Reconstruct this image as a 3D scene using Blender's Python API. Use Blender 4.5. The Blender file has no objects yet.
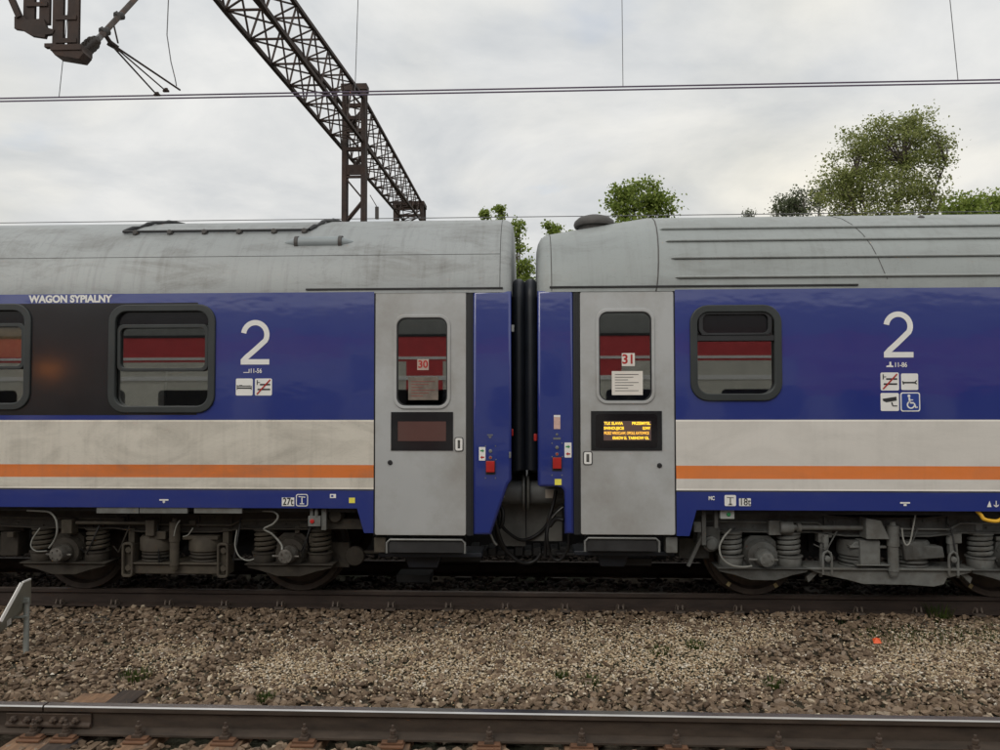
import bpy, bmesh, math, random
import numpy as np
from mathutils import Vector, Matrix

rnd = random.Random(7)
R = math.radians
PI = math.pi

# ------------------------------------------------------------------ camera
FPX = 750.0
YAW, PITCH, ROLL, SHY, CAM_H = 0.0417, 0.0304, -0.0013, 4.94, 1.978
_f = Vector((-math.sin(YAW) * math.cos(PITCH), math.cos(YAW) * math.cos(PITCH), math.sin(PITCH)))
_r = Vector((math.cos(YAW), math.sin(YAW), 0))
_u = _r.cross(_f)
_r2 = _r * math.cos(ROLL) + _u * math.sin(ROLL)
_u2 = -_r * math.sin(ROLL) + _u * math.cos(ROLL)

sc = bpy.context.scene
col = sc.collection
cam = bpy.data.cameras.new('camera')
camo = bpy.data.objects.new('camera', cam)
col.objects.link(camo)
m = Matrix((( _r2.x, _u2.x, -_f.x), (_r2.y, _u2.y, -_f.y), (_r2.z, _u2.z, -_f.z)))
camo.matrix_world = Matrix.Translation((0, 0, CAM_H)) @ m.to_4x4()
cam.sensor_width = 36.0
cam.lens = FPX / 1000 * 36
cam.shift_y = SHY / 1000
cam.clip_start = 0.05
cam.clip_end = 2000
sc.camera = camo

# ------------------------------------------------------------------ sky and sun
SUN_EL, SUN_AZ = R(38), R(205)          # azimuth measured from +Y towards +X: behind the camera, a little left
world = bpy.data.worlds.new('World')
sc.world = world
world.use_nodes = True
wn, wl = world.node_tree.nodes, world.node_tree.links
wn.clear()


def wnode(t, **k):
    n = wn.new(t)
    for a, b in k.items():
        setattr(n, a, b)
    return n


def wmath(op, a, b=None, c=None):
    n = wn.new('ShaderNodeMath'); n.operation = op
    for i, v in enumerate((a, b, c)):
        if v is None: continue
        if isinstance(v, (int, float)): n.inputs[i].default_value = v
        else: wl.new(v, n.inputs[i])
    return n.outputs[0]


tc = wnode('ShaderNodeTexCoord')
sep = wnode('ShaderNodeSeparateXYZ'); wl.new(tc.outputs['Generated'], sep.inputs[0])
zz = wmath('ADD', wmath('MAXIMUM', sep.outputs[2], 0.0), 0.22)
comb = wnode('ShaderNodeCombineXYZ')
wl.new(wmath('DIVIDE', sep.outputs[0], zz), comb.inputs[0])
wl.new(wmath('DIVIDE', sep.outputs[1], zz), comb.inputs[1])
n1 = wnode('ShaderNodeTexNoise'); n1.inputs['Scale'].default_value = 1.7; n1.inputs['Detail'].default_value = 8
n1.inputs['Roughness'].default_value = 0.57; n1.inputs['Distortion'].default_value = 0.35
wl.new(comb.outputs[0], n1.inputs['Vector'])
n2 = wnode('ShaderNodeTexNoise'); n2.inputs['Scale'].default_value = 0.9; n2.inputs['Detail'].default_value = 4
mp = wnode('ShaderNodeMapping'); mp.inputs['Location'].default_value = (3.3, 1.7, 0)
wl.new(comb.outputs[0], mp.inputs[0]); wl.new(mp.outputs[0], n2.inputs['Vector'])
r1 = wnode('ShaderNodeValToRGB')
r1.color_ramp.elements[0].position = 0.33; r1.color_ramp.elements[0].color = (0.49, 0.515, 0.54, 1)
r1.color_ramp.elements[1].position = 0.64; r1.color_ramp.elements[1].color = (0.745, 0.745, 0.73, 1)
wl.new(n1.outputs['Fac'], r1.inputs[0])
r2 = wnode('ShaderNodeValToRGB')
r2.color_ramp.elements[0].position = 0.47; r2.color_ramp.elements[0].color = (1, 1, 1, 1)
r2.color_ramp.elements[1].position = 0.70; r2.color_ramp.elements[1].color = (1.25, 1.19, 1.06, 1)
wl.new(n2.outputs['Fac'], r2.inputs[0])
mul = wnode('ShaderNodeMixRGB', blend_type='MULTIPLY'); mul.inputs[0].default_value = 1
wl.new(r1.outputs[0], mul.inputs[1]); wl.new(r2.outputs[0], mul.inputs[2])
# gaps in the cloud show the clear sky
sky = wnode('ShaderNodeTexSky', sky_type='NISHITA')
sky.sun_disc = False; sky.sun_elevation = SUN_EL; sky.sun_rotation = SUN_AZ
skm = wnode('ShaderNodeMixRGB', blend_type='MULTIPLY'); skm.inputs[0].default_value = 1
skm.inputs[2].default_value = (0.15, 0.15, 0.15, 1)
wl.new(sky.outputs[0], skm.inputs[1])
n3 = wnode('ShaderNodeTexNoise'); n3.inputs['Scale'].default_value = 1.3; n3.inputs['Detail'].default_value = 5
mp3 = wnode('ShaderNodeMapping'); mp3.inputs['Location'].default_value = (8.2, 5.1, 0)
wl.new(comb.outputs[0], mp3.inputs[0]); wl.new(mp3.outputs[0], n3.inputs['Vector'])
r3 = wnode('ShaderNodeValToRGB')
r3.color_ramp.elements[0].position = 0.62; r3.color_ramp.elements[0].color = (0, 0, 0, 1)
r3.color_ramp.elements[1].position = 0.80; r3.color_ramp.elements[1].color = (0.8, 0.8, 0.8, 1)
wl.new(n3.outputs['Fac'], r3.inputs[0])
mixs = wnode('ShaderNodeMixRGB'); wl.new(r3.outputs[0], mixs.inputs[0])
wl.new(mul.outputs[0], mixs.inputs[1]); wl.new(skm.outputs[0], mixs.inputs[2])
# the overcast is brighter overhead and around the veiled sun
sd = Vector((math.sin(SUN_AZ) * math.cos(SUN_EL), math.cos(SUN_AZ) * math.cos(SUN_EL), math.sin(SUN_EL)))
dot = wnode('ShaderNodeVectorMath', operation='DOT_PRODUCT'); dot.inputs[1].default_value = sd
wl.new(tc.outputs['Generated'], dot.inputs[0])
glow = wmath('POWER', wmath('MAXIMUM', wmath('MULTIPLY_ADD', dot.outputs['Value'], 0.5, 0.5), 0.0), 3.0)
gain = wmath('ADD', 1.0, wmath('ADD', wmath('MULTIPLY', glow, 0.55), wmath('MULTIPLY', wmath('MAXIMUM', sep.outputs[2], 0.0), 0.25)))
g3 = wnode('ShaderNodeVectorMath', operation='SCALE'); wl.new(mixs.outputs[0], g3.inputs[0]); wl.new(gain, g3.inputs['Scale'])
bg = wnode('ShaderNodeBackground'); bg.inputs['Strength'].default_value = 1.0
wl.new(g3.outputs[0], bg.inputs[0])
wo = wnode('ShaderNodeOutputWorld'); wl.new(bg.outputs[0], wo.inputs[0])

sun = bpy.data.lights.new('sun', 'SUN'); sun.energy = 0.65; sun.angle = R(25); sun.color = (1, 0.92, 0.80)
suno = bpy.data.objects.new('sun', sun); col.objects.link(suno)
suno.rotation_euler = sd.to_track_quat('Z', 'Y').to_euler()

sc.view_settings.view_transform = 'Standard'
sc.view_settings.look = 'None'
sc.view_settings.exposure = 0.04
sc.view_settings.gamma = 1.0
sc.render.engine = 'CYCLES'
sc.cycles.max_bounces = 6
sc.cycles.transparent_max_bounces = 8


# ------------------------------------------------------------------ pixel measuring (a point of the photo on a plane at distance Y)
def P(px, py, Y):
    d = _f + _r2 * ((px - 500) / FPX) + _u2 * ((375 + SHY - py) / FPX)
    t = Y / d.y
    return d.x * t, CAM_H + d.z * t


def PX(px, Y, py=400): return P(px, py, Y)[0]
def PZ(py, Y, px=525): return P(px, py, Y)[1]


# ------------------------------------------------------------------ materials
MATS = {}


def srgb(r, g, b):
    f = lambda c: (c / 255 / 12.92) if c / 255 <= 0.04045 else ((c / 255 + 0.055) / 1.055) ** 2.4
    return (f(r), f(g), f(b), 1)


class NT:
    def __init__(s, name):
        s.m = bpy.data.materials.new(name); s.m.use_nodes = True
        s.n = s.m.node_tree.nodes; s.l = s.m.node_tree.links
        s.b = s.n['Principled BSDF']; s.tc = s.n.new('ShaderNodeTexCoord')

    def set(s, **k):
        for a, v in k.items():
            s.b.inputs[a.replace('_', ' ')].default_value = v

    def noise(s, scale, detail=4, rough=0.55, stretch=(1, 1, 1), coord='Object', dist=0):
        mp = s.n.new('ShaderNodeMapping'); mp.inputs['Scale'].default_value = stretch
        s.l.new(s.tc.outputs[coord], mp.inputs[0])
        n = s.n.new('ShaderNodeTexNoise'); n.inputs['Scale'].default_value = scale
        n.inputs['Detail'].default_value = detail; n.inputs['Roughness'].default_value = rough
        n.inputs['Distortion'].default_value = dist
        s.l.new(mp.outputs[0], n.inputs['Vector'])
        return n.outputs['Fac']

    def ramp(s, fac, stops, interp='LINEAR'):
        r = s.n.new('ShaderNodeValToRGB'); r.color_ramp.interpolation = interp
        e = r.color_ramp.elements
        while len(e) < len(stops): e.new(0.5)
        for i, (p, c) in enumerate(stops):
            e[i].position = p
            e[i].color = c if len(c) == 4 else (*c, 1)
        s.l.new(fac, r.inputs[0])
        return r.outputs[0]

    def mix(s, fac, a, b, mode='MIX'):
        n = s.n.new('ShaderNodeMixRGB'); n.blend_type = mode
        for i, v in zip((0, 1, 2), (fac, a, b)):
            if isinstance(v, (int, float)): n.inputs[i].default_value = v
            elif isinstance(v, tuple): n.inputs[i].default_value = v if len(v) == 4 else (*v, 1)
            else: s.l.new(v, n.inputs[i])
        return n.outputs[0]

    def math(s, op, a, b=None):
        n = s.n.new('ShaderNodeMath'); n.operation = op
        for i, v in enumerate((a, b)):
            if v is None: continue
            if isinstance(v, (int, float)): n.inputs[i].default_value = v
            else: s.l.new(v, n.inputs[i])
        return n.outputs[0]

    def color(s, c): s.l.new(c, s.b.inputs['Base Color'])

    def bump(s, h, strength=0.3, dist=0.01, target='Normal'):
        n = s.n.new('ShaderNodeBump'); n.inputs['Strength'].default_value = strength
        n.inputs['Distance'].default_value = dist
        s.l.new(h, n.inputs['Height']); s.l.new(n.outputs[0], s.b.inputs[target])


def g3c(v, w=0.0): return (v * (1 + w), v, v * (1 - w), 1)


def simple(name, c, rough=0.6, metal=0.0, var=0.25, scale=6, bump=0.0, spec=0.5, coat=0.0, dirt=None):
    if name in MATS: return MATS[name]
    t = NT(name)
    t.set(Roughness=rough, Metallic=metal, Specular_IOR_Level=spec, Coat_Weight=coat, Coat_Roughness=0.12)
    c = c if len(c) == 4 else (*c, 1)
    lo = tuple(x * (1 - var) for x in c[:3]) + (1,)
    hi = tuple(min(1, x * (1 + var)) for x in c[:3]) + (1,)
    k = t.ramp(t.noise(scale, 5), [(0.3, lo), (0.7, hi)])
    if dirt:
        k = t.mix(t.ramp(t.noise(scale * 0.6, 6, 0.7), [(0.42, (0, 0, 0)), (0.72, (1, 1, 1))]), k, dirt)
    t.color(k)
    if bump: t.bump(t.noise(scale * 12, 4), bump, 0.004)
    MATS[name] = t.m
    return t.m


def livery(name, blue, white, orange, dirt_amt, plain=False):
    t = NT(name)
    t.set(Roughness=0.42, Coat_Weight=1.0, Coat_Roughness=0.075, Coat_IOR=1.6, Specular_IOR_Level=0.4)
    sp = t.n.new('ShaderNodeSeparateXYZ'); t.l.new(t.tc.outputs['Object'], sp.inputs[0])
    f = t.math('DIVIDE', sp.outputs[2], 4.0)
    line = (0.03, 0.035, 0.06, 1); wl_ = tuple(min(1, x * 1.35) for x in white[:3]) + (1,)
    c = t.ramp(f, [(0.0, blue), (1.115 / 4, line), (1.128 / 4, wl_), (1.145 / 4, white), (1.24 / 4, orange),
                   (1.362 / 4, white), (1.785 / 4, wl_), (1.801 / 4, line), (1.812 / 4, blue)], 'CONSTANT')
    if plain: c = t.ramp(f, [(0.0, blue), (1.0, blue)], 'CONSTANT')
    # grime: smears with a shape of their own, rain streaks, scratches
    d1 = t.ramp(t.noise(1.3, 8, 0.66, (.8, 1, 1.6), dist=1.6), [(0.42, (0, 0, 0)), (0.75, (1, 1, 1))])
    d2 = t.ramp(t.noise(9.0, 4, 0.6, (1.6, 1, 0.10)), [(0.50, (0, 0, 0)), (0.9, (.55, .55, .55))])
    d3 = t.ramp(t.noise(5.0, 3, 0.5, (0.7, 1, 3.0), dist=2.5), [(0.485, (0, 0, 0)), (0.5, (1, 1, 1)), (0.515, (0, 0, 0))])
    dd = t.mix(1.0, t.mix(1.0, d1, d2, 'ADD'), t.mix(0.35, (0, 0, 0), d3), 'ADD')
    dd = t.mix(1.0, dd, (dirt_amt,) * 3, 'MULTIPLY')
    dd = t.mix(1.0, dd, t.ramp(f, [(0, (.22,) * 3), (1.12 / 4, (1, 1, 1)), (1.805 / 4, (.12,) * 3)], 'CONSTANT'), 'MULTIPLY')
    c = t.mix(dd, c, (0.13, 0.115, 0.09, 1))
    t.color(c)
    rr = t.ramp(t.noise(2.2, 5), [(0.3, (0.3,) * 3), (0.7, (0.5,) * 3)])
    t.l.new(rr, t.b.inputs['Roughness'])
    w = t.noise(1.4, 3, 0.5, (1, 1, 2.2))
    t.bump(w, 0.32, 0.013, 'Coat Normal')
    MATS[name] = t.m
    return t.m


BLUE = (0.012, 0.028, 0.20, 1)
M_LIV_L = livery('livery_dirty', BLUE, (0.67, 0.63, 0.55, 1), (0.72, 0.19, 0.035, 1), 0.42)
M_LIV_R = livery('livery_clean', BLUE, (0.70, 0.67, 0.62, 1), (0.80, 0.22, 0.045, 1), 0.16)

M_LIV_B = livery('end_panel_blue', BLUE, BLUE, BLUE, 0.12, True)


def roof_mat(name, base, streak):
    t = NT(name)
    t.set(Roughness=0.5, Metallic=0.15)
    a = t.ramp(t.noise(1.1, 7, 0.6, (0.35, 1, 1.2)), [(0.3, base), (0.6, tuple(x * 1.15 for x in base[:3]) + (1,)), (0.8, (0.36, 0.36, 0.345, 1))])
    b = t.ramp(t.noise(2.6, 9, 0.74, (0.45, 1, 1.5), dist=0.5), [(0.48, (0, 0, 0)), (0.70, (1, 1, 1))])
    s = t.ramp(t.noise(7.0, 6, 0.65, (1.8, .25, .16)), [(0.5, (0, 0, 0)), (0.78, (1, 1, 1))])
    sc_ = t.ramp(t.noise(9.0, 3, 0.5, (0.5, 1.5, 2.2), dist=1.2), [(0.493, (0, 0, 0)), (0.5, (1, 1, 1)), (0.507, (0, 0, 0))])
    d = t.mix(1.0, t.mix(1.0, b, (streak,) * 3, 'MULTIPLY'), t.mix(1.0, s, (streak * .7,) * 3, 'MULTIPLY'), 'ADD')
    d = t.mix(1.0, d, t.mix(1.0, sc_, (0.25,) * 3, 'MULTIPLY'), 'ADD')
    t.color(t.mix(d, a, (0.10, 0.09, 0.075, 1)))
    t.bump(t.noise(1.3, 3), 0.25, 0.02)
    MATS[name] = t.m
    return t.m


M_ROOF_L = roof_mat('roof_dirty', (0.285, 0.30, 0.30, 1), 0.50)
M_ROOF_R = roof_mat('roof_grey', (0.27, 0.29, 0.285, 1), 0.30)
M_DOOR = simple('door_grey', (0.42, 0.43, 0.43), 0.4, var=0.05, scale=2, coat=0.4, dirt=(0.30, 0.29, 0.27, 1))
M_BLACKP = simple('window_band_black', (0.012, 0.012, 0.014), 0.35, var=0.2, coat=0.25, spec=.3, scale=3)
M_RUBBER = simple('rubber', (0.015, 0.016, 0.018), 0.55, var=0.2)
M_BELL = simple('bellows_rubber', (0.010, 0.013, 0.020), 0.45, var=0.3, scale=4)
M_WFRAME = simple('window_frame_grey', (0.024, 0.029, 0.029), 0.45, var=0.2, scale=3)
M_DARK = simple('dark_steel', (0.022, 0.022, 0.023), 0.65, var=0.4)
M_INT = simple('interior', (0.10, 0.095, 0.085), 0.8, var=0.15, scale=2)
M_CURT = simple('curtain', (0.62, 0.46, 0.25), 0.9, var=0.12, scale=10)
M_BLIND = simple('blind_grey', (0.25, 0.25, 0.24), 0.9, var=0.1)
M_BG_BRN = simple('bogie_brown', (0.036, 0.030, 0.022), 0.8, var=0.35, scale=9, bump=0.4, dirt=(0.028, 0.022, 0.017, 1))
M_BG_LT = simple('bogie_brown_light', (0.062, 0.052, 0.037), 0.75, var=0.3, scale=9, bump=0.4, dirt=(0.045, 0.035, 0.026, 1))
M_BG_GRY = simple('bogie_grey', (0.085, 0.088, 0.084), 0.7, var=0.25, scale=9, bump=0.35, dirt=(0.045, 0.04, 0.034, 1))
M_BG_GLT = simple('bogie_grey_light', (0.15, 0.155, 0.148), 0.6, var=0.2, scale=9, bump=0.3, dirt=(0.085, 0.078, 0.066, 1))
M_WHEEL = simple('wheel_steel', (0.055, 0.042, 0.034), 0.6, 0.3, var=0.35, scale=8)
M_TREAD = simple('wheel_tread', (0.12, 0.10, 0.085), 0.4, 0.7, var=0.3, scale=8)
M_AXLE = simple('axlebox_metal', (0.15, 0.142, 0.128), 0.5, 0.3, var=0.3, scale=20, dirt=(0.06, 0.05, 0.04, 1))
M_CABLE = simple('cable_grey', (0.22, 0.22, 0.20), 0.6, var=0.2)
M_HOSE = simple('hose_black', (0.012, 0.012, 0.013), 0.5, var=0.3)
M_SILVER = simple('silver_trim', (0.20, 0.205, 0.20), 0.45, 0.4, var=0.12)
M_WHITE = simple('white_paint', (0.78, 0.77, 0.74), 0.5, var=0.05)
M_BLK = simple('black_print', (0.02, 0.02, 0.022), 0.5, var=0.1)
M_RED = simple('red_plastic', (0.42, 0.018, 0.015), 0.35, var=0.15)
M_GREEN = simple('green_print', (0.02, 0.25, 0.08), 0.5, var=0.1)
M_YEL = simple('yellow_sticker', (0.80, 0.72, 0.10), 0.5, var=0.08)
M_PAPER = simple('paper', (0.72, 0.68, 0.62), 0.8, var=0.05)
M_PAPERG = simple('paper_dim', (0.42, 0.38, 0.33), 0.8, var=0.08)
M_PINK = simple('pink_sticker', (0.62, 0.42, 0.36), 0.7, var=0.12, scale=40)
M_BLUEP = simple('pictogram_blue', (0.02, 0.05, 0.26), 0.4, var=0.05)
M_YELP = simple('yellow_pipe', (0.75, 0.42, 0.03), 0.45, var=0.1)
M_CHALK = simple('chalk_paint', (0.45, 0.38, 0.20), 0.8, var=0.2)
M_VENT = simple('vent_dark', (0.07, 0.064, 0.06), 0.6, var=0.25)
M_IRON = simple('gantry_iron', (0.038, 0.026, 0.022), 0.8, var=0.45, scale=5, dirt=(0.055, 0.028, 0.018, 1))
M_TUBEG = simple('cantilever_steel', (0.075, 0.062, 0.055), 0.6, 0.3, var=0.35, scale=8, dirt=(0.14, 0.07, 0.04, 1))
M_INSUL = simple('insulator', (0.05, 0.042, 0.037), 0.3, var=0.2)
M_COPPER = simple('contact_copper', (0.10, 0.075, 0.12), 0.6, 0.0, var=0.02)
M_WIRE = simple('wire', (0.12, 0.12, 0.125), 0.5, var=0.2)
M_GALV = simple('galvanised', (0.33, 0.35, 0.33), 0.5, 0.4, var=0.2, scale=12)
M_RAILTOP = simple('rail_head_polished', (0.42, 0.41, 0.40), 0.30, 1.0, var=0.12, scale=3)
M_CONC = simple('platform_concrete', (0.28, 0.27, 0.25), 0.9, var=0.15, scale=3, bump=0.3)
M_BACKDROP = simple('backdrop_wall_shade', (0.05, 0.05, 0.05), 0.95, var=0.3, scale=3, bump=0.3)  # added backdrop wall: shade beyond the coaches is in this dark colour
M_ORANGE = simple('orange_litter', (0.85, 0.12, 0.03), 0.5, var=0.1)
M_FARRED = simple('far_coach_red', (0.58, 0.06, 0.065), 0.4, var=0.1)
M_FARCREAM = simple('far_coach_cream', (0.62, 0.60, 0.52), 0.5, var=0.08)
M_FARROOF = simple('far_coach_roof', (0.15, 0.15, 0.14), 0.6, var=0.15)


def rust_mat(name, a, b, rough=0.75):
    t = NT(name); t.set(Roughness=rough, Metallic=0.15)
    t.color(t.ramp(t.noise(7, 7, 0.65, (0.5, 2, 2)), [(0.3, a), (0.7, b)]))
    t.bump(t.noise(60, 4), 0.3, 0.002)
    MATS[name] = t.m
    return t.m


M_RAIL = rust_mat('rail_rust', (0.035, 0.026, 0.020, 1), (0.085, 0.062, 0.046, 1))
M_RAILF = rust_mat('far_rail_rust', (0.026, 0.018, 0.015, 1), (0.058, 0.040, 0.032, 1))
M_PLATE = rust_mat('baseplate_rust', (0.10, 0.052, 0.030, 1), (0.22, 0.11, 0.06, 1))
M_BOLT = rust_mat('bolt_rust', (0.045, 0.032, 0.026, 1), (0.12, 0.085, 0.062, 1))


def wood_mat(name, a, b, dark):
    t = NT(name); t.set(Roughness=0.85)
    g = t.noise(6, 8, 0.7, (6, 0.5, 6), dist=0.4)
    c = t.ramp(g, [(0.3, a), (0.7, b)])
    c = t.mix(t.ramp(t.noise(2.5, 4), [(0.5, (0, 0, 0)), (0.65, (1, 1, 1))]), c, dark)
    t.color(c)
    t.bump(g, 0.6, 0.01)
    MATS[name] = t.m
    return t.m


M_WOOD = wood_mat('sleeper_wood', (0.13, 0.075, 0.042, 1), (0.34, 0.20, 0.115, 1), (0.085, 0.06, 0.045, 1))
M_WOODD = wood_mat('sleeper_wood_dark', (0.03, 0.022, 0.018, 1), (0.085, 0.06, 0.045, 1), (0.02, 0.018, 0.02, 1))


def glass_mat(name, refl, tint):
    t = NT(name)
    t.n.remove(t.b)
    tr = t.n.new('ShaderNodeBsdfTransparent'); tr.inputs[0].default_value = (tint, tint, tint, 1)
    gl = t.n.new('ShaderNodeBsdfGlossy'); gl.inputs['Roughness'].default_value = 0.015
    gl.inputs[0].default_value = (0.9, 0.92, 0.9, 1)
    fr = t.n.new('ShaderNodeFresnel'); fr.inputs[0].default_value = 1.5
    a = t.math('ADD', fr.outputs[0], refl)
    mx = t.n.new('ShaderNodeMixShader')
    t.l.new(a, mx.inputs[0]); t.l.new(tr.outputs[0], mx.inputs[1]); t.l.new(gl.outputs[0], mx.inputs[2])
    o = [n for n in t.n if n.type == 'OUTPUT_MATERIAL'][0]
    t.l.new(mx.outputs[0], o.inputs[0])
    MATS[name] = t.m
    return t.m


M_GLASS = glass_mat('coated_glass', 0.19, 0.88)
M_GLASSD = glass_mat('door_glass', 0.22, 0.85)
M_VENTG = simple('vent_glass', (0.012, 0.012, 0.014), 0.12, var=0.1)
M_FARGLASS = simple('far_glass', (0.02, 0.02, 0.022), 0.08, var=0.1)


def emis(name, c, s):
    t = NT(name); t.set(Base_Color=(0.02, 0.01, 0.0, 1), Emission_Color=c, Emission_Strength=s)
    MATS[name] = t.m
    return t.m


M_LED = emis('led_amber', (1.0, 0.62, 0.04, 1), 1.7)
M_LEDO = emis('led_orange', (1.0, 0.50, 0.06, 1), 1.4)
M_LEDBG = emis('led_panel', (0.22, 0.13, 0.12, 1), 0.32)
M_LCD = simple('lcd_reflection_tint', (0.115, 0.062, 0.055), 0.12, var=0.05)  # dull red reflection of the opposite train put into the screen colour


# ------------------------------------------------------------------ mesh builder
class MB:
    def __init__(s):
        s.v = []; s.f = []; s.mi = []; s.cur = 0

    def add(s, vs, fs, mi=None):
        b = len(s.v); s.v += [tuple(p) for p in vs]
        s.f += [tuple(b + i for i in f) for f in fs]
        s.mi += [s.cur if mi is None else mi] * len(fs)
        return s

    def box(s, x0, x1, y0, y1, z0, z1, mi=None):
        if x0 > x1: x0, x1 = x1, x0
        if y0 > y1: y0, y1 = y1, y0
        if z0 > z1: z0, z1 = z1, z0
        vs = [(x, y, z) for z in (z0, z1) for x, y in ((x0, y0), (x1, y0), (x1, y1), (x0, y1))]
        return s.add(vs, [(3, 2, 1, 0), (4, 5, 6, 7), (0, 1, 5, 4), (1, 2, 6, 5), (2, 3, 7, 6), (3, 0, 4, 7)], mi)

    def prism(s, poly, axis, a, b, mi=None):
        """poly of 2-D points; axis 'x': (y,z) extruded in x, 'y': (x,z) in y, 'z': (x,y) in z"""
        n = len(poly)
        def mk(p, t):
            if axis == 'x': return (t, p[0], p[1])
            if axis == 'y': return (p[0], t, p[1])
            return (p[0], p[1], t)
        vs = [mk(p, a) for p in poly] + [mk(p, b) for p in poly]
        fs = [tuple(range(n))[::-1], tuple(range(n, 2 * n))] + [(i, (i + 1) % n, n + (i + 1) % n, n + i) for i in range(n)]
        return s.add(vs, fs, mi)

    def tube(s, path, r, n=8, mi=None, caps=True):
        path = [Vector(p) for p in path]
        rs = r if isinstance(r, (list, tuple)) else [r] * len(path)
        vs, fs = [], []
        up = None
        for i, p in enumerate(path):
            d = (path[min(i + 1, len(path) - 1)] - path[max(i - 1, 0)])
            if d.length < 1e-9: d = Vector((0, 0, 1))
            d.normalize()
            if up is None:
                up = Vector((0, 0, 1)) if abs(d.z) < 0.9 else Vector((1, 0, 0))
            a = d.cross(up)
            if a.length < 1e-4: a = d.cross(Vector((0.3, 1, 0.2)))
            a.normalize(); b = a.cross(d); up = b
            for k in range(n):
                t = 2 * PI * k / n
                vs.append(p + a * (math.cos(t) * rs[i]) + b * (math.sin(t) * rs[i]))
        for i in range(len(path) - 1):
            for k in range(n):
                fs.append((i * n + k, i * n + (k + 1) % n, (i + 1) * n + (k + 1) % n, (i + 1) * n + k))
        if caps:
            fs.append(tuple(range(n))[::-1]); fs.append(tuple(range((len(path) - 1) * n, len(path) * n)))
        return s.add(vs, fs, mi)

    def cyl(s, p0, p1, r, n=16, mi=None): return s.tube([p0, p1], r, n, mi)

    def bar(s, p0, p1, w, h, mi=None):
        p0, p1 = Vector(p0), Vector(p1); d = (p1 - p0).normalized()
        up = Vector((0, 0, 1)) if abs(d.z) < 0.95 else Vector((0, 1, 0))
        a = d.cross(up).normalized() * (w / 2); b = d.cross(a).normalized() * (h / 2)
        vs = [p + sa * a + sb * b for p in (p0, p1) for sa, sb in ((-1, -1), (1, -1), (1, 1), (-1, 1))]
        return s.add(vs, [(0, 1, 2, 3), (7, 6, 5, 4), (0, 4, 5, 1), (1, 5, 6, 2), (2, 6, 7, 3), (3, 7, 4, 0)], mi)

    def lathe(s, prof, axis, c, n=24, mi=None):
        """prof: (radius, offset along axis); axis 'y' or 'z' or 'x'; c centre"""
        vs, fs = [], []
        for (r, t) in prof:
            for k in range(n):
                a = 2 * PI * k / n; u, w = math.cos(a) * r, math.sin(a) * r
                if axis == 'y': vs.append((c[0] + u, c[1] + t, c[2] + w))
                elif axis == 'z': vs.append((c[0] + u, c[1] + w, c[2] + t))
                else: vs.append((c[0] + t, c[1] + u, c[2] + w))
        for i in range(len(prof) - 1):
            for k in range(n):
                fs.append((i * n + k, i * n + (k + 1) % n, (i + 1) * n + (k + 1) % n, (i + 1) * n + k))
        fs.append(tuple(range(n))[::-1]); fs.append(tuple(range((len(prof) - 1) * n, len(prof) * n)))
        return s.add(vs, fs, mi)

    def helix(s, c, r, z0, z1, turns, wire, n=14):
        st = int(turns * n)
        return s.tube([(c[0] + math.cos(2 * PI * i / n) * r, c[1] + math.sin(2 * PI * i / n) * r, z0 + (z1 - z0) * i / st)
                       for i in range(st + 1)], wire, 6)

    def plate(s, outer, holes=(), y=0.0, th=0.004, bevel=0.0, mi=None):
        """flat outline in the XZ plane with holes; front face at y, thickness th towards +Y"""
        cu = bpy.data.curves.new('tmp', 'CURVE'); cu.dimensions = '2D'; cu.fill_mode = 'BOTH'
        cu.extrude = max(th / 2 - bevel, 1e-5)
        if bevel: cu.bevel_depth = bevel; cu.bevel_resolution = 2; cu.offset = -bevel
        for loop in [outer] + list(holes):
            sp = cu.splines.new('POLY'); sp.points.add(len(loop) - 1)
            for i, (x, z) in enumerate(loop): sp.points[i].co = (x, z, 0, 1)
            sp.use_cyclic_u = True
        s._curve(cu, y + th / 2, mi)
        return s

    def _curve(s, cu, y, mi, ox=0, oz=0):
        ob = bpy.data.objects.new('tmp', cu)
        me = bpy.data.meshes.new_from_object(ob)
        s.add([(v.co.x + ox, y - v.co.z, v.co.y + oz) for v in me.vertices], [tuple(p.vertices) for p in me.polygons], mi)
        bpy.data.objects.remove(ob); bpy.data.meshes.remove(me); bpy.data.curves.remove(cu)

    def text(s, body, size, x, z, y, mi=None, fat=0.0, align='CENTER', sx=1.0, th=0.002, wide=None):
        cu = bpy.data.curves.new('tmp', 'FONT'); cu.body = body; cu.size = size; cu.align_x = align
        cu.align_y = 'CENTER'; cu.extrude = th / 2; cu.offset = fat; cu.space_character = 1.0; cu.fill_mode = 'BOTH'
        n0 = len(s.v)
        s._curve(cu, y, mi)
        w = [v[0] for v in s.v[n0:]]
        if not w: return s
        if wide: sx = wide / (max(w) - min(w))
        s.v[n0:] = [(v[0] * sx + x, v[1], v[2] + z) for v in s.v[n0:]]
        return s

    def obj(s, name, mats, root=None, parent=None, bevel=0.0, smooth=40, seg=2):
        if not isinstance(mats, (list, tuple)): mats = [mats]
        o = mesh_obj(name, s.v, s.f, s.mi, mats, root, parent, smooth)
        if bevel:
            b = o.modifiers.new('bevel', 'BEVEL'); b.width = bevel; b.segments = seg; b.limit_method = 'ANGLE'
            b.angle_limit = R(50); b.harden_normals = False
        return o


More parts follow.
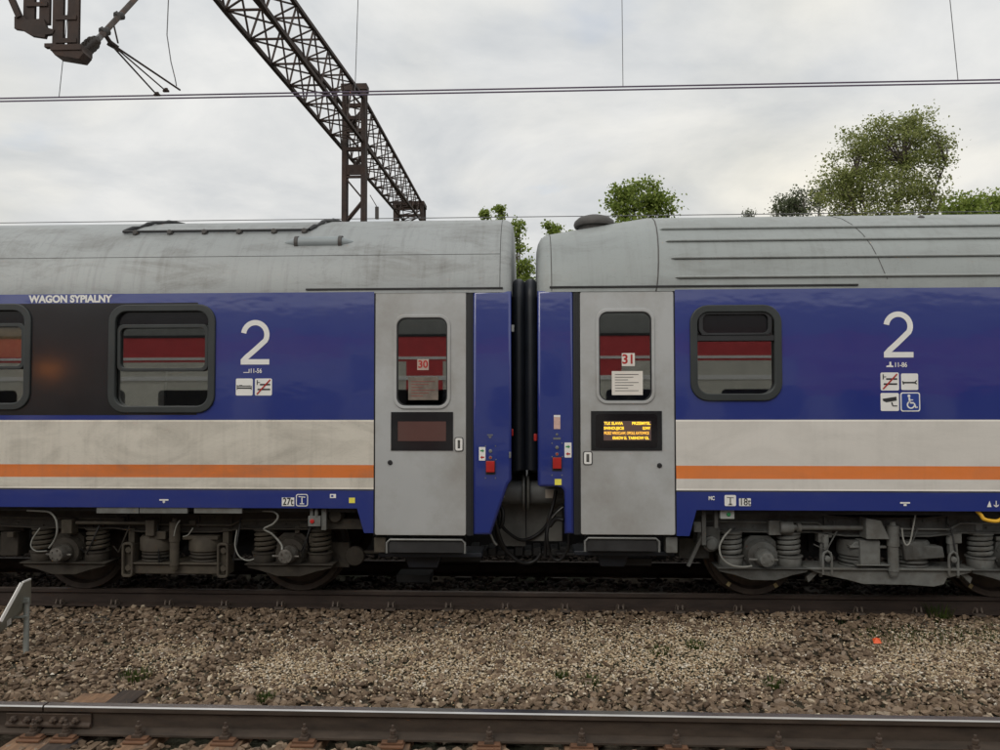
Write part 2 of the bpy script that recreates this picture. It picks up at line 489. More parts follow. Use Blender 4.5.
def mesh_obj(name, v, f, mi, mats, root=None, parent=None, smooth=40):
    me = bpy.data.meshes.new(name)
    off = root.location if root is not None else (0, 0, 0)
    me.from_pydata([(a - off[0], b - off[1], c - off[2]) for a, b, c in v], [], f)
    for mt in mats: me.materials.append(mt)
    if mi: me.polygons.foreach_set('material_index', mi)
    bm = bmesh.new(); bm.from_mesh(me); bmesh.ops.recalc_face_normals(bm, faces=bm.faces); bm.to_mesh(me); bm.free()
    if smooth:
        me.polygons.foreach_set('use_smooth', [True] * len(me.polygons))
        me.set_sharp_from_angle(angle=R(smooth))
    me.update()
    o = bpy.data.objects.new(name, me); col.objects.link(o)
    if parent is not None: o.parent = parent
    elif root is not None: o.parent = root
    return o


def thing(name, label, cat, loc, group=None):
    o = bpy.data.objects.new(name, None); col.objects.link(o)
    o.location = loc; o.empty_display_size = 0.2
    o['label'] = label; o['category'] = cat
    if group: o['group'] = group
    return o


def tag(o, label, cat, group=None):
    o['label'] = label; o['category'] = cat
    if group: o['group'] = group
    return o


def struct(o, kind='structure', label=None, cat=None):
    o['kind'] = kind
    if label: o['label'] = label
    if cat: o['category'] = cat
    return o


def rrect(x0, x1, z0, z1, r, n=6):
    if x0 > x1: x0, x1 = x1, x0
    if z0 > z1: z0, z1 = z1, z0
    pts = []
    for cx, cz, a0 in ((x1 - r, z0 + r, -90), (x1 - r, z1 - r, 0), (x0 + r, z1 - r, 90), (x0 + r, z0 + r, 180)):
        for i in range(n + 1):
            a = R(a0 + 90 * i / n)
            pts.append((cx + r * math.cos(a), cz + r * math.sin(a)))
    return pts


def rect(x0, x1, z0, z1): return [(x0, z0), (x1, z0), (x1, z1), (x0, z1)]


def pxrect(x0, y0, x1, y1, Y):
    """photo rectangle -> x0,x1,z0,z1 on the plane Y"""
    cx, cy = (x0 + x1) / 2, (y0 + y1) / 2
    return P(x0, cy, Y)[0], P(x1, cy, Y)[0], P(cx, y1, Y)[1], P(cx, y0, Y)[1]


S = 7.25
Z_GUT, Z_BOT = 3.064, 0.954
YC = S + 1.41          # track centre line

# ================================================================== GROUND
RZ = -0.19
g = MB(); g.add([(-400, -300, -0.26), (400, -300, -0.26), (400, 500, -0.26), (-400, 500, -0.26)], [(0, 1, 2, 3)])
t = NT('ground_dirt'); t.set(Roughness=0.95)
t.color(t.mix(t.ramp(t.noise(0.8, 5), [(0.4, (0, 0, 0)), (0.6, (1, 1, 1))]),
              t.ramp(t.noise(30, 5), [(0.3, (0.07, 0.052, 0.036)), (0.7, (0.15, 0.112, 0.078))]), (0.05, 0.055, 0.03)))
t.bump(t.noise(40, 5), 0.8, 0.03)
struct(g.obj('ground', t.m, smooth=0))


def stone_mat(name, stops):
    t = NT(name); t.set(Roughness=0.85, Specular_IOR_Level=0.3)
    geo = t.n.new('ShaderNodeNewGeometry')
    c = t.ramp(geo.outputs['Random Per Island'], stops)
    k = t.ramp(t.noise(45, 5, 0.7), [(0.3, (0.8,) * 3), (0.75, (1.12,) * 3)])
    t.color(t.mix(1.0, c, k, 'MULTIPLY'))
    t.bump(t.noise(140, 3), 0.4, 0.003)
    return t.m


M_STONE = stone_mat('ballast_stone', [(0, (0.095, 0.064, 0.042)), (0.3, (0.155, 0.108, 0.072)), (0.55, (0.205, 0.146, 0.098)),
                                      (0.8, (0.265, 0.192, 0.132)), (0.93, (0.24, 0.19, 0.148)), (0.985, (0.42, 0.33, 0.235)), (1, (0.60, 0.51, 0.38))])
M_STONE_SHADE = stone_mat('ballast_stone_shaded', [(0, (0.022, 0.017, 0.014)), (0.5, (0.055, 0.042, 0.034)), (0.85, (0.085, 0.066, 0.054)), (1, (0.15, 0.12, 0.10))])  # darker copy of the ballast colours, standing for shade under the coaches
M_GRAVEL = stone_mat('pale_gravel', [(0, (0.24, 0.17, 0.11)), (0.25, (0.44, 0.33, 0.21)), (0.55, (0.60, 0.48, 0.32)),
                                     (0.8, (0.64, 0.55, 0.42)), (0.93, (0.76, 0.70, 0.60)), (1, (0.45, 0.27, 0.13))])

rng = np.random.default_rng(5)
_ph = (1 + 5 ** 0.5) / 2
ICO_V = np.array([(-1, _ph, 0), (1, _ph, 0), (-1, -_ph, 0), (1, -_ph, 0), (0, -1, _ph), (0, 1, _ph), (0, -1, -_ph), (0, 1, -_ph),
                  (_ph, 0, -1), (_ph, 0, 1), (-_ph, 0, -1), (-_ph, 0, 1)], float) / math.sqrt(1 + _ph * _ph)
ICO_F = np.array([(0, 11, 5), (0, 5, 1), (0, 1, 7), (0, 7, 10), (0, 10, 11), (1, 5, 9), (5, 11, 4), (11, 10, 2), (10, 7, 6), (7, 1, 8),
                  (3, 9, 4), (3, 4, 2), (3, 2, 6), (3, 6, 8), (3, 8, 9), (4, 9, 5), (2, 4, 11), (6, 2, 10), (8, 6, 7), (9, 8, 1)])

OCT_V = np.array([(1, 0, .2), (-1, 0, -.2), (.2, 1, 0), (-.2, -1, 0), (0, .2, 1), (0, -.2, -1)], float)
OCT_F = np.array([(0, 2, 4), (2, 1, 4), (1, 3, 4), (3, 0, 4), (2, 0, 5), (1, 2, 5), (3, 1, 5), (0, 3, 5)])


def rand_rot(n):
    q = rng.normal(size=(n, 4)); q /= np.linalg.norm(q, axis=1)[:, None]
    w, x, y, z = q.T
    return np.stack([np.stack([1 - 2 * (y * y + z * z), 2 * (x * y - z * w), 2 * (x * z + y * w)], -1),
                     np.stack([2 * (x * y + z * w), 1 - 2 * (x * x + z * z), 2 * (y * z - x * w)], -1),
                     np.stack([2 * (x * z - y * w), 2 * (y * z + x * w), 1 - 2 * (x * x + y * y)], -1)], 1)


def fast_mesh(name, V, Fc, mat):
    k = Fc.shape[1]
    me = bpy.data.meshes.new(name)
    me.vertices.add(len(V)); me.vertices.foreach_set('co', V.astype(np.float32).ravel())
    me.loops.add(Fc.size); me.loops.foreach_set('vertex_index', Fc.astype(np.int32).ravel())
    me.polygons.add(len(Fc)); me.polygons.foreach_set('loop_start', np.arange(0, Fc.size, k, dtype=np.int32))
    me.update(calc_edges=True); me.validate(); me.shade_flat()
    me.materials.append(mat)
    o = bpy.data.objects.new(name, me); col.objects.link(o)
    return o


def stones(name, X, Y, Z, size, mat, coarse=True):
    n = len(X); IV, IF = (ICO_V, ICO_F) if coarse else (OCT_V, OCT_F); nv = len(IV)
    s = size * np.exp(rng.normal(0, 0.22, n))
    sc3 = s[:, None] * np.stack([rng.uniform(0.85, 1.5, n), rng.uniform(0.7, 1.1, n), rng.uniform(0.38, 0.7, n)], 1)
    V = IV[None] * rng.uniform(0.62, 1.32, (n, nv, 1)) * sc3[:, None, :]
    # cut flat facets by clamping along random axes: gives angular, crushed stone
    ax = rng.normal(size=(n, 3)); ax /= np.linalg.norm(ax, axis=1)[:, None]
    for _ in range(3):
        d = np.einsum('nij,nj->ni', V, ax); lim = s[:, None] * 0.42
        over = np.maximum(d - lim, 0); V = V - over[..., None] * ax[:, None, :]
        ax = np.roll(ax, 1, 1) * np.array([1, -1, 1])
    # keep the flat side roughly down
    Rm_ = rand_rot(n)
    tilt = np.eye(3)[None] * 0.66 + Rm_ * 0.34
    u, _, vt = np.linalg.svd(tilt); Rf = u @ vt
    a = rng.uniform(0, 2 * PI, n); ca, sa = np.cos(a), np.sin(a); zr = np.zeros(n); on = np.ones(n)
    Rz = np.stack([np.stack([ca, -sa, zr], -1), np.stack([sa, ca, zr], -1), np.stack([zr, zr, on], -1)], 1)
    V = np.einsum('nij,nkj->nki', Rz @ Rf, V)
    V += np.stack([X, Y, Z], 1)[:, None, :]
    F_ = (IF[None] + (np.arange(n) * nv)[:, None, None]).reshape(-1, 3)
    return fast_mesh(name, V.reshape(-1, 3), F_, mat)


def vnoise(X, Y, sc_, seed):
    r_ = np.random.default_rng(seed); gsz = 64; G = r_.uniform(0, 1, (gsz, gsz))
    x = X * sc_ + 1000; y = Y * sc_ + 1000
    xi = np.floor(x).astype(int); yi = np.floor(y).astype(int); fx = x - xi; fy = y - yi
    fx = fx * fx * (3 - 2 * fx); fy = fy * fy * (3 - 2 * fy)
    g_ = lambda a, b: G[a % gsz, b % gsz]
    return (g_(xi, yi) * (1 - fx) + g_(xi + 1, yi) * fx) * (1 - fy) + (g_(xi, yi + 1) * (1 - fx) + g_(xi + 1, yi + 1) * fx) * fy


def fbm(X, Y, sc_, seed): return (vnoise(X, Y, sc_, seed) * 0.55 + vnoise(X, Y, sc_ * 2.3, seed + 1) * 0.3 + vnoise(X, Y, sc_ * 5, seed + 2) * 0.15)


NEAR_Y, FAR_Y = 4.875, 7.905


def bed(X, Y):
    z = RZ - 0.035 + 0.05 * (fbm(X, Y, 0.9, 3) - 0.5)
    z = np.where(Y < 4.83, RZ - 0.032, z)                      # inside the near track the stones sit lower
    z = z + 0.035 * np.clip((Y - 7.1) / 0.6, 0, 1)
    return z


def pale(X, Y):
    """where the cream gravel lies: a patchy band along the middle between the tracks"""
    c = 6.68 + 0.25 * (vnoise(X, Y * 0, 0.35, 21) - 0.5) * 2
    band = np.exp(-(np.abs(Y - c) / 0.75) ** 3) * np.clip((X + 3.9) / 1.5, 0.12, 1) * np.where(X > 3.0, 0.85, 1)
    return band * np.clip(-0.75 + 3.4 * fbm(X, Y, 1.5, 11), 0.04, 1.5)


N = 46000
X = rng.uniform(-7.5, 7.5, N); Y = rng.uniform(3.2, 7.86, N)
rail_gap = (np.abs(Y - NEAR_Y) < 0.085)
keep = ~rail_gap & (rng.uniform(0, 1, N) > pale(X, Y) * 0.8)
X, Y = X[keep], Y[keep]
Z = bed(X, Y) + rng.uniform(-0.012, 0.02, len(X))
sz = 0.0265 + 0.006 * (Y < 5.6) + 0.004 * (rng.uniform(0, 1, len(X)) > .8)
o = stones('ballast', X, Y, Z, sz, M_STONE)
struct(o, 'stuff', 'brown crushed stone ballast between and around the tracks', 'ballast')
N = 130000
X = rng.uniform(-7.5, 7.5, N); Y = rng.uniform(5.0, 7.7, N)
keep = rng.uniform(0, 1, N) < pale(X, Y) * 1.25
X, Y = X[keep], Y[keep]
Z = bed(X, Y) + rng.uniform(-0.008, 0.022, len(X))
o = stones('gravel', X, Y, Z, np.full(len(X), 0.0125), M_GRAVEL, False)
struct(o, 'stuff', 'pale cream gravel scattered along the strip between the tracks', 'gravel')
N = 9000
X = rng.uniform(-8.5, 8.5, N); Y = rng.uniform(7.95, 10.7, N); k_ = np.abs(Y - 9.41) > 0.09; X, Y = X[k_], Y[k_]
o = stones('shade_ballast', X, Y, np.full(len(X), RZ - 0.005) + rng.uniform(-0.01, 0.02, len(X)), np.full(len(X), 0.036), M_STONE_SHADE)
struct(o, 'stuff', 'ballast under the coaches, its colour darkened for the shade there', 'ballast')

# platform behind the camera; added wall beyond, shade under the train in its colour
struct(MB().box(-40, 40, -2.2, 1.9, -0.25, 0.55).obj('platform', M_CONC, bevel=0.02))
w = MB().box(-60, 60, 10.75, 14.5, -0.25, 0.93)
struct(w.obj('shade_backdrop', M_BACKDROP, bevel=0.02))

# ================================================================== TRACKS


def rail_profile(yc, top=0.0):
    h = 0.172
    return [(yc - 0.075, top - h), (yc + 0.075, top - h), (yc + 0.075, top - h + 0.012), (yc + 0.012, top - h + 0.035), (yc + 0.009, top - 0.05),
            (yc + 0.036, top - 0.036), (yc + 0.036, top - 0.008), (yc + 0.028, top), (yc - 0.028, top), (yc - 0.036, top - 0.008),
            (yc - 0.036, top - 0.036), (yc - 0.009, top - 0.05), (yc - 0.012, top - h + 0.035), (yc - 0.075, top - h + 0.012)]


def rail(name, x0, x1, yc, mat, topmat, label):
    b = MB(); pr = rail_profile(yc); n = len(pr)
    b.prism(pr, 'x', x0, x1)
    for i in (7, 8, 9): pass
    # the faces of the rolled head (side index 6..9) are polished
    for i in range(n):
        if i in (7,) or (topmat is M_RAILTOP and i in (6, 8)): b.mi[2 + i] = 1
    o = b.obj(name, [mat, topmat], smooth=30)
    tag(o, label, 'rail')
    return o


JX = PX(46.5, NEAR_Y, 705)
rl1 = rail('rail', -14, JX - 0.006, NEAR_Y, M_RAIL, M_RAILTOP, 'near rail with bright head, short length left of the bolted joint')
rl2 = rail('rail', JX + 0.006, 14, NEAR_Y, M_RAIL, M_RAILTOP, 'near rail with bright polished head running right across the foreground')
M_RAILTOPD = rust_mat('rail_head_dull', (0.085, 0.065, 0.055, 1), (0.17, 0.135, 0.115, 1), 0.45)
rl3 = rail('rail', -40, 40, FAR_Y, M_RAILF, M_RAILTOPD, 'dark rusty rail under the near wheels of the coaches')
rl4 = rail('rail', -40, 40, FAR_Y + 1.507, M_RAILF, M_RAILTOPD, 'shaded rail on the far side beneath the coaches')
tag(rail('rail', -40, 40, NEAR_Y - 1.507, M_RAIL, M_RAILTOP, 'rail of the near track closest to the platform, below the picture'), 'rail of the near track closest to the platform, below the picture', 'rail')

# fishplate joint
fx0, fx1 = PX(4, NEAR_Y - .05, 720), PX(89, NEAR_Y - .05, 720)
fp = thing('fishplate', 'rusty bolted fishplate joining the near rail at left', 'fishplate', (JX, NEAR_Y - 0.03, -0.1))
b = MB()
b.prism([(NEAR_Y - 0.013, -0.135), (NEAR_Y - 0.045, -0.135), (NEAR_Y - 0.045, -0.12), (NEAR_Y - 0.03, -0.105), (NEAR_Y - 0.03, -0.07), (NEAR_Y - 0.036, -0.052), (NEAR_Y - 0.013, -0.052)], 'x', fx0, fx1)
b.obj('plate', M_BOLT, fp, bevel=0.003)
for px in (12.5, 26.5, 37.5, 52.5, 62.5, 75):
    x = PX(px, NEAR_Y - .05, 720)
    b = MB(); b.lathe([(0.0235, 0), (0.0235, -0.02), (0.02, -0.024), (0.012, -0.026), (0.012, -0.045), (0.008, -0.047)], 'y', (x, NEAR_Y - 0.03, -0.088), 6)
    b.obj('bolt', M_BOLT, fp, smooth=0)

# sleepers of the near track
SL_Z = RZ + 0.0


def fastening(root, parent_x, big=False):
    """baseplate, clamp and tall screw with nut on both sides of the rail"""
    x = parent_x
    b = MB(); b.box(x - 0.075, x + 0.075, NEAR_Y - 0.15, NEAR_Y + 0.17, SL_Z + 0.001, SL_Z + 0.017)
    b.box(x - 0.07, x + 0.07, NEAR_Y - 0.125, NEAR_Y - 0.078, SL_Z + 0.017, SL_Z + 0.032)
    b.box(x - 0.08, x + 0.08, NEAR_Y + 0.078, NEAR_Y + 0.135, SL_Z + 0.017, SL_Z + 0.032)
    bp = b.obj('baseplate', M_PLATE, root, bevel=0.004)
    for sgn in (-1, 1):
        yy = NEAR_Y + sgn * 0.092
        c = MB()
        c.prism([(x - 0.03, SL_Z + 0.034), (x + 0.03, SL_Z + 0.034), (x + 0.027, SL_Z + 0.05), (x - 0.027, SL_Z + 0.05)], 'y', yy - 0.035, yy + 0.035)
        c.lathe([(0.022, 0.05), (0.022, 0.066), (0.012, 0.067), (0.012, 0.078)], 'z', (x, yy, SL_Z), 12)
        c.lathe([(0.021, 0.078), (0.021, 0.098), (0.017, 0.102), (0.010, 0.103), (0.010, 0.125), (0.007, 0.128)], 'z', (x, yy, SL_Z), 6)
        c.obj('clamp_bolt', M_BOLT, root, smooth=0)
    for dx, dy in ((-0.06, -0.15), (0.06, -0.15), (-0.06, 0.15), (0.06, 0.15)):
        pass


def sleeper(px, wdt=0.21, mat=None, label=None, tilt=0.0, yend=5.35):
    x = PX(px, NEAR_Y - 0.12, 738)
    r_ = thing('sleeper', label or 'weathered brown timber sleeper with bolted baseplate under the near rail', 'sleeper', (x, NEAR_Y - 0.7, SL_Z),
               None if label else 'timber sleepers under the near rail')
    b = MB(); y0, y1 = NEAR_Y - 2.1, yend
    nseg = 9; vs = []
    for i in range(nseg):
        y = y0 + (y1 - y0) * i / (nseg - 1)
        j = rnd.uniform(-0.006, 0.006)
        for dx, dz in ((-wdt / 2, -0.15), (wdt / 2, -0.15), (wdt / 2, -0.004), (wdt / 2 - 0.012, 0), (-wdt / 2 + 0.012, 0), (-wdt / 2, -0.004)):
            vs.append((x + dx + j, y, SL_Z + dz + rnd.uniform(-0.002, 0.0)))
    fs = [(i * 6 + k, i * 6 + (k + 1) % 6, (i + 1) * 6 + (k + 1) % 6, (i + 1) * 6 + k) for i in range(nseg - 1) for k in range(6)]
    fs += [tuple(range(6)), tuple(range((nseg - 1) * 6, nseg * 6))[::-1]]
    b.add(vs, fs); b.obj('beam', mat or M_WOOD, r_, smooth=0)
    fastening(r_, x)
    return r_


for px in (136, 223.5, 303, 392, 489, 582, 677, 780, 881, 978, 1080, -170, -255):
    sleeper(px)
sleeper(30, 0.27, label='wide joint sleeper in bleached orange timber beneath the fishplate', yend=5.55)
sleeper(63, 0.19, M_WOODD, label='dark tarred joint sleeper right of the fishplate with its end bared behind the rail', yend=5.62)

# rail clips on the far rail (children of that rail)
cx = [64.6, 119, 172.2, 228, 283, 337.9, 392.6, 449.6, 505.6, 564.6, 619.6, 678, 736, 793, 855, 913.4, 973]
clip0 = None
for px in cx:
    x = PX(px, FAR_Y, 600)
    if clip0 is None:
        b = MB()
        for s_ in (-0.025, 0.025):
            b.tube([(s_ * 1.6, -0.06, -0.155), (s_ * 1.5, -0.075, -0.115), (s_ * 1.2, -0.085, -0.095), (s_ * 0.9, -0.1, -0.10), (s_, -0.11, -0.14)], 0.009, 6)
        b.box(-0.05, 0.05, -0.13, -0.08, -0.172, -0.15)
        clip0 = b.obj('rail_clip', simple('clip_steel', (0.15, 0.12, 0.10), 0.5, 0.3, var=0.3), None, rl3)
        clip0.location = (x, FAR_Y, 0)
    else:
        c = clip0.copy(); col.objects.link(c); c.parent = rl3; c.location = (x, FAR_Y, 0)
# concrete sleepers under the coaches' track, just showing
s0 = None
for i, px in enumerate(cx):
    x = PX(px, FAR_Y, 600)
    if s0 is None:
        b = MB(); b.prism([(-0.13, -0.39), (0.13, -0.39), (0.10, -0.208), (-0.10, -0.208)], 'y', -1.25, 1.25)
        s0 = b.obj('sleeper', M_STONE_SHADE if False else simple('concrete_sleeper', (0.10, 0.085, 0.07), 0.9, var=0.3), bevel=0.01)
        s0.location = (x, YC, -0.004)
        tag(s0, 'buried concrete sleeper under the coaches', 'sleeper', 'concrete sleepers under the coaches')
    else:
        c = s0.copy(); col.objects.link(c); c.location = (x, YC, -0.004)

# ================================================================== COACHES
PROF = [(0.0, 3.05), (0.004, 3.10), (0.02, 3.20), (0.06, 3.34), (0.13, 3.49), (0.24, 3.63), (0.38, 3.755), (0.56, 3.865), (0.78, 3.95), (1.05, 4.005), (1.41, 4.03)]
PROF = PROF + [(2.82 - y, z) for y, z in PROF[-2::-1]]


def roof_pt(u, x=None, k=1.0, inset=0.0):
    """point on the roof profile; u = index (float)"""
    i = min(int(u), len(PROF) - 2); f_ = u - i
    y = PROF[i][0] * (1 - f_) + PROF[i + 1][0] * f_; z = PROF[i][1] * (1 - f_) + PROF[i + 1][1] * f_
    z = 3.05 + (z - 3.05) * k
    y = 1.41 + (y - 1.41) * (1 - inset)
    return S + y, z


def u_for(py, px=700):
    """profile parameter whose point projects nearest the picture row py"""
    best = None
    for j in range(0, 900):
        u = j / 100
        y, z = roof_pt(u)
        zz_ = P(px, py, y)[1]
        e = abs(zz_ - z)
        if best is None or e < best[0]: best = (e, u)
    return best[1]


def roof(stations, mat, root):
    """stations: (x, height factor, inset)"""
    vs, fs = [], []; n = len(PROF) * 2 - 1
    for x, k, ins in stations:
        for j in range(n):
            y, z = roof_pt(j / 2 if j < n - 1 else len(PROF) - 1.0001, k=k, inset=ins)
            vs.append((x, y, z))
    for i in range(len(stations) - 1):
        for j in range(n - 1):
            fs.append((i * n + j, i * n + j + 1, (i + 1) * n + j + 1, (i + 1) * n + j))
    for i in (0, len(stations) - 1):
        fs.append(tuple(range(i * n, i * n + n)))
        # underside closed
    fs.append((0, n - 1, (len(stations) - 1) * n + n - 1, (len(stations) - 1) * n))
    return MB().add(vs, fs).obj('roof', mat, root, smooth=35)


def coach_window(root, px0, py0, px1, py1, style):
    """returns hole rectangle; builds frame, sash and panes in the coach side"""
    x0, x1, z0, z1 = pxrect(px0, py0, px1, py1, S)
    r_ = 0.17
    f = MB()
    f.plate(rrect(x0, x1, z0, z1, r_), [rrect(x0 + .07, x1 - .07, z0 + .07, z1 - .07, r_ - .06)], S - 0.022, 0.05, 0.009)
    fr = f.obj('window_frame', M_WFRAME, root, smooth=50)
    a0, a1, b0, b1 = x0 + .065, x1 - .065, z0 + .065, z1 - .065
    H = b1 - b0
    if style == 'sash':          # upper tilting sash plus a transom bar low down, as on the sleeping car
        zb = P((px0 + px1) / 2, py0 + (py1 - py0) * 0.60, S)[1]
        zt = P((px0 + px1) / 2, py0 + (py1 - py0) * 0.20, S)[1]
        k = MB(); k.plate(rrect(a0 + .012, a1 - .012, zb - .016, zt + .02, .06), [rrect(a0 + .045, a1 - .045, zb + .016, zt - .018, .05)], S + 0.003, 0.03, 0.005)
        k.obj('sash', M_WFRAME, root, fr)
        k = MB(); k.plate(rect(a0 + .01, a1 - .01, zt + .014, b1 - .002), [], S + 0.024, 0.004); k.obj('vent_pane', M_VENTG, root, fr, smooth=0)
        k = MB(); k.box((a0 + a1) / 2 + 0.0, (a0 + a1) / 2 + 0.02, S + 0.045, S + 0.06, b0, zb - 0.02)
        k.obj('mullion', M_WFRAME, root, fr)
    else:                        # vent flap over fixed pane
        zb = P((px0 + px1) / 2, py0 + (py1 - py0) * 0.35, S)[1]
        k = MB(); k.box(a0, a1, S - 0.012, S + 0.02, zb - .022, zb + .030)
        k.box(a0 + .04, a1 - .04, S - 0.02, S - .012, zb + .034, zb + .042)
        k.plate(rrect(a0 + .02, a1 - .02, zb + .03, b1 + .01, .07), [rrect(a0 + .06, a1 - .06, zb + .055, b1 - .025, .05)], S - 0.004, 0.025, 0.004)
        k.obj('sash', M_RUBBER, root, fr, bevel=0.003)
        k = MB(); k.plate(rect(a0 + .03, a1 - .03, zb + .04, b1 - .005), [], S + 0.024, 0.004); k.obj('vent_pane', M_VENTG, root, fr, smooth=0)
    p = MB(); p.plate(rect(a0 - .01, a1 + .01, b0 - .01, b1 + .01), [], S + 0.034, 0.004)
    p.obj('pane', M_GLASS, root, fr, smooth=0)
    return rect(x0 + .055, x1 - .055, z0 + .055, z1 - .055)


def coach_door(root, pr, wpr, dpr, hpr, lock, sgn):
    """sgn +1 hinge left / handle right"""
    x0, x1, z0, z1 = pxrect(*pr, S)
    wx0, wx1, wz0, wz1 = pxrect(*wpr, S)
    dx0, dx1, dz0, dz1 = pxrect(*dpr, S)
    d = MB()
    d.plate(rrect(x0, x1, z0, z1, 0.02, 3), [rrect(wx0, wx1, wz0, wz1, .085), rect(dx0 + .01, dx1 - .01, dz0 + .01, dz1 - .01)], S + 0.004, 0.04, 0.006)
    door = d.obj('door', M_DOOR, root, smooth=50)
    f = MB(); f.plate(rrect(wx0 - .028, wx1 + .028, wz0 - .028, wz1 + .028, .11, 8), [rrect(wx0 + .002, wx1 - .002, wz0 + .002, wz1 - .002, .085, 8)], S - 0.010, 0.014, 0.005)
    f.obj('window_frame', M_DOOR, root, door, smooth=50)
    f = MB(); f.plate(rrect(wx0 + .0022, wx1 - .0022, wz0 + .0022, wz1 - .0022, .085, 8), [rrect(wx0 + .012, wx1 - .012, wz0 + .012, wz1 - .012, .078, 8)], S + 0.0, 0.04, 0.0)
    f.obj('window_seal', M_RUBBER, root, door)
    p = MB(); p.plate(rrect(wx0 + .004, wx1 - .004, wz0 + .004, wz1 - .004, .08), [], S + 0.018, 0.004)
    p.obj('pane', M_GLASSD, root, door, smooth=0)
    hx0, hx1, hz0, hz1 = pxrect(*hpr, S)
    h = MB(); h.plate(rrect(hx0 - .008, hx1 + .008, hz0 - .008, hz1 + .008, .02, 4), [], S - 0.003, 0.006, 0.0, 1)
    h.plate(rrect(hx0, hx1, hz0, hz1, .015, 4), [rect(hx0 + .022, hx1 - .022, hz0 + .02, hz1 - .02)], S - 0.010, 0.006, 0.0, 0)
    h.box(hx0 + .028, hx1 - .028, S - .008, S - .0035, hz0 + .03, hz1 - .026, 2)
    h.obj('handle', [M_WHITE, M_BLK, M_BG_GLT], root, door)
    lx, lz = P(lock[0], lock[1], S)
    l_ = MB(); l_.lathe([(0.024, 0), (0.024, -.006), (0.012, -.008), (0.011, -.003)], 'y', (lx, S + .003, lz), 16)
    l_.obj('lock', M_BLK, root, door)
    return door


def strokes(b, segs, y, mi, cx_, cz_, k, th=0.0015):
    """thin flat bars (x0,z0,x1,z1,width) in a unit square"""
    for (xa, za, xb, zb, w_) in segs:
        d_ = Vector((xb - xa, zb - za)); L = d_.length; d_.normalize(); n_ = Vector((-d_.y, d_.x)) * w_ / 2
        pts = [(xa + n_.x, za + n_.y), (xb + n_.x, zb + n_.y), (xb - n_.x, zb - n_.y), (xa - n_.x, za - n_.y)]
        pts = [(cx_ + p[0] * k, cz_ + p[1] * k) for p in pts]
        b.prism(pts, 'y', y, y - th, mi)


def glyph_two(x0, x1, z0, z1):
    """outline of a thin grotesque figure 2, and its foot"""
    w_, h_ = x1 - x0, z1 - z0; t_ = 0.118 * h_
    cx_ = x0 + w_ * 0.5; r_ = w_ * 0.5 - t_ / 2 ; cz_ = z1 - r_ * 1.03 - t_ / 2
    mid = []
    for i in range(19):
        a = R(172 - (172 + 28) * i / 18)
        mid.append((cx_ + r_ * math.cos(a), cz_ + r_ * 1.03 * math.sin(a)))
    ex, ez = mid[-1]
    for i in range(1, 8):
        f_ = i / 8
        mid.append((ex + (x0 + t_ * 0.62 - ex) * (f_ ** 0.97), ez + (z0 + t_ - ez) * (f_ ** 1.0) - 0.03 * h_ * math.sin(PI * f_) * 0.4))
    L, Rr = [], []
    for i, p in enumerate(mid):
        a, c = mid[max(i - 1, 0)], mid[min(i + 1, len(mid) - 1)]
        dx, dz = c[0] - a[0], c[1] - a[1]; l_ = math.hypot(dx, dz); nx, nz = -dz / l_, dx / l_
        L.append((p[0] + nx * t_ / 2, p[1] + nz * t_ / 2)); Rr.append((p[0] - nx * t_ / 2, p[1] - nz * t_ / 2))
    # L = outer, Rr = inner
    L.append((x0 + t_ * 1.45, z0 + t_)) ; Rr.append((x0 + 0.002, z0 + t_))
    # the foot
    foot = [(x0, z0), (x1, z0), (x1, z0 + t_), (x0, z0 + t_)]
    return L + Rr[::-1], foot


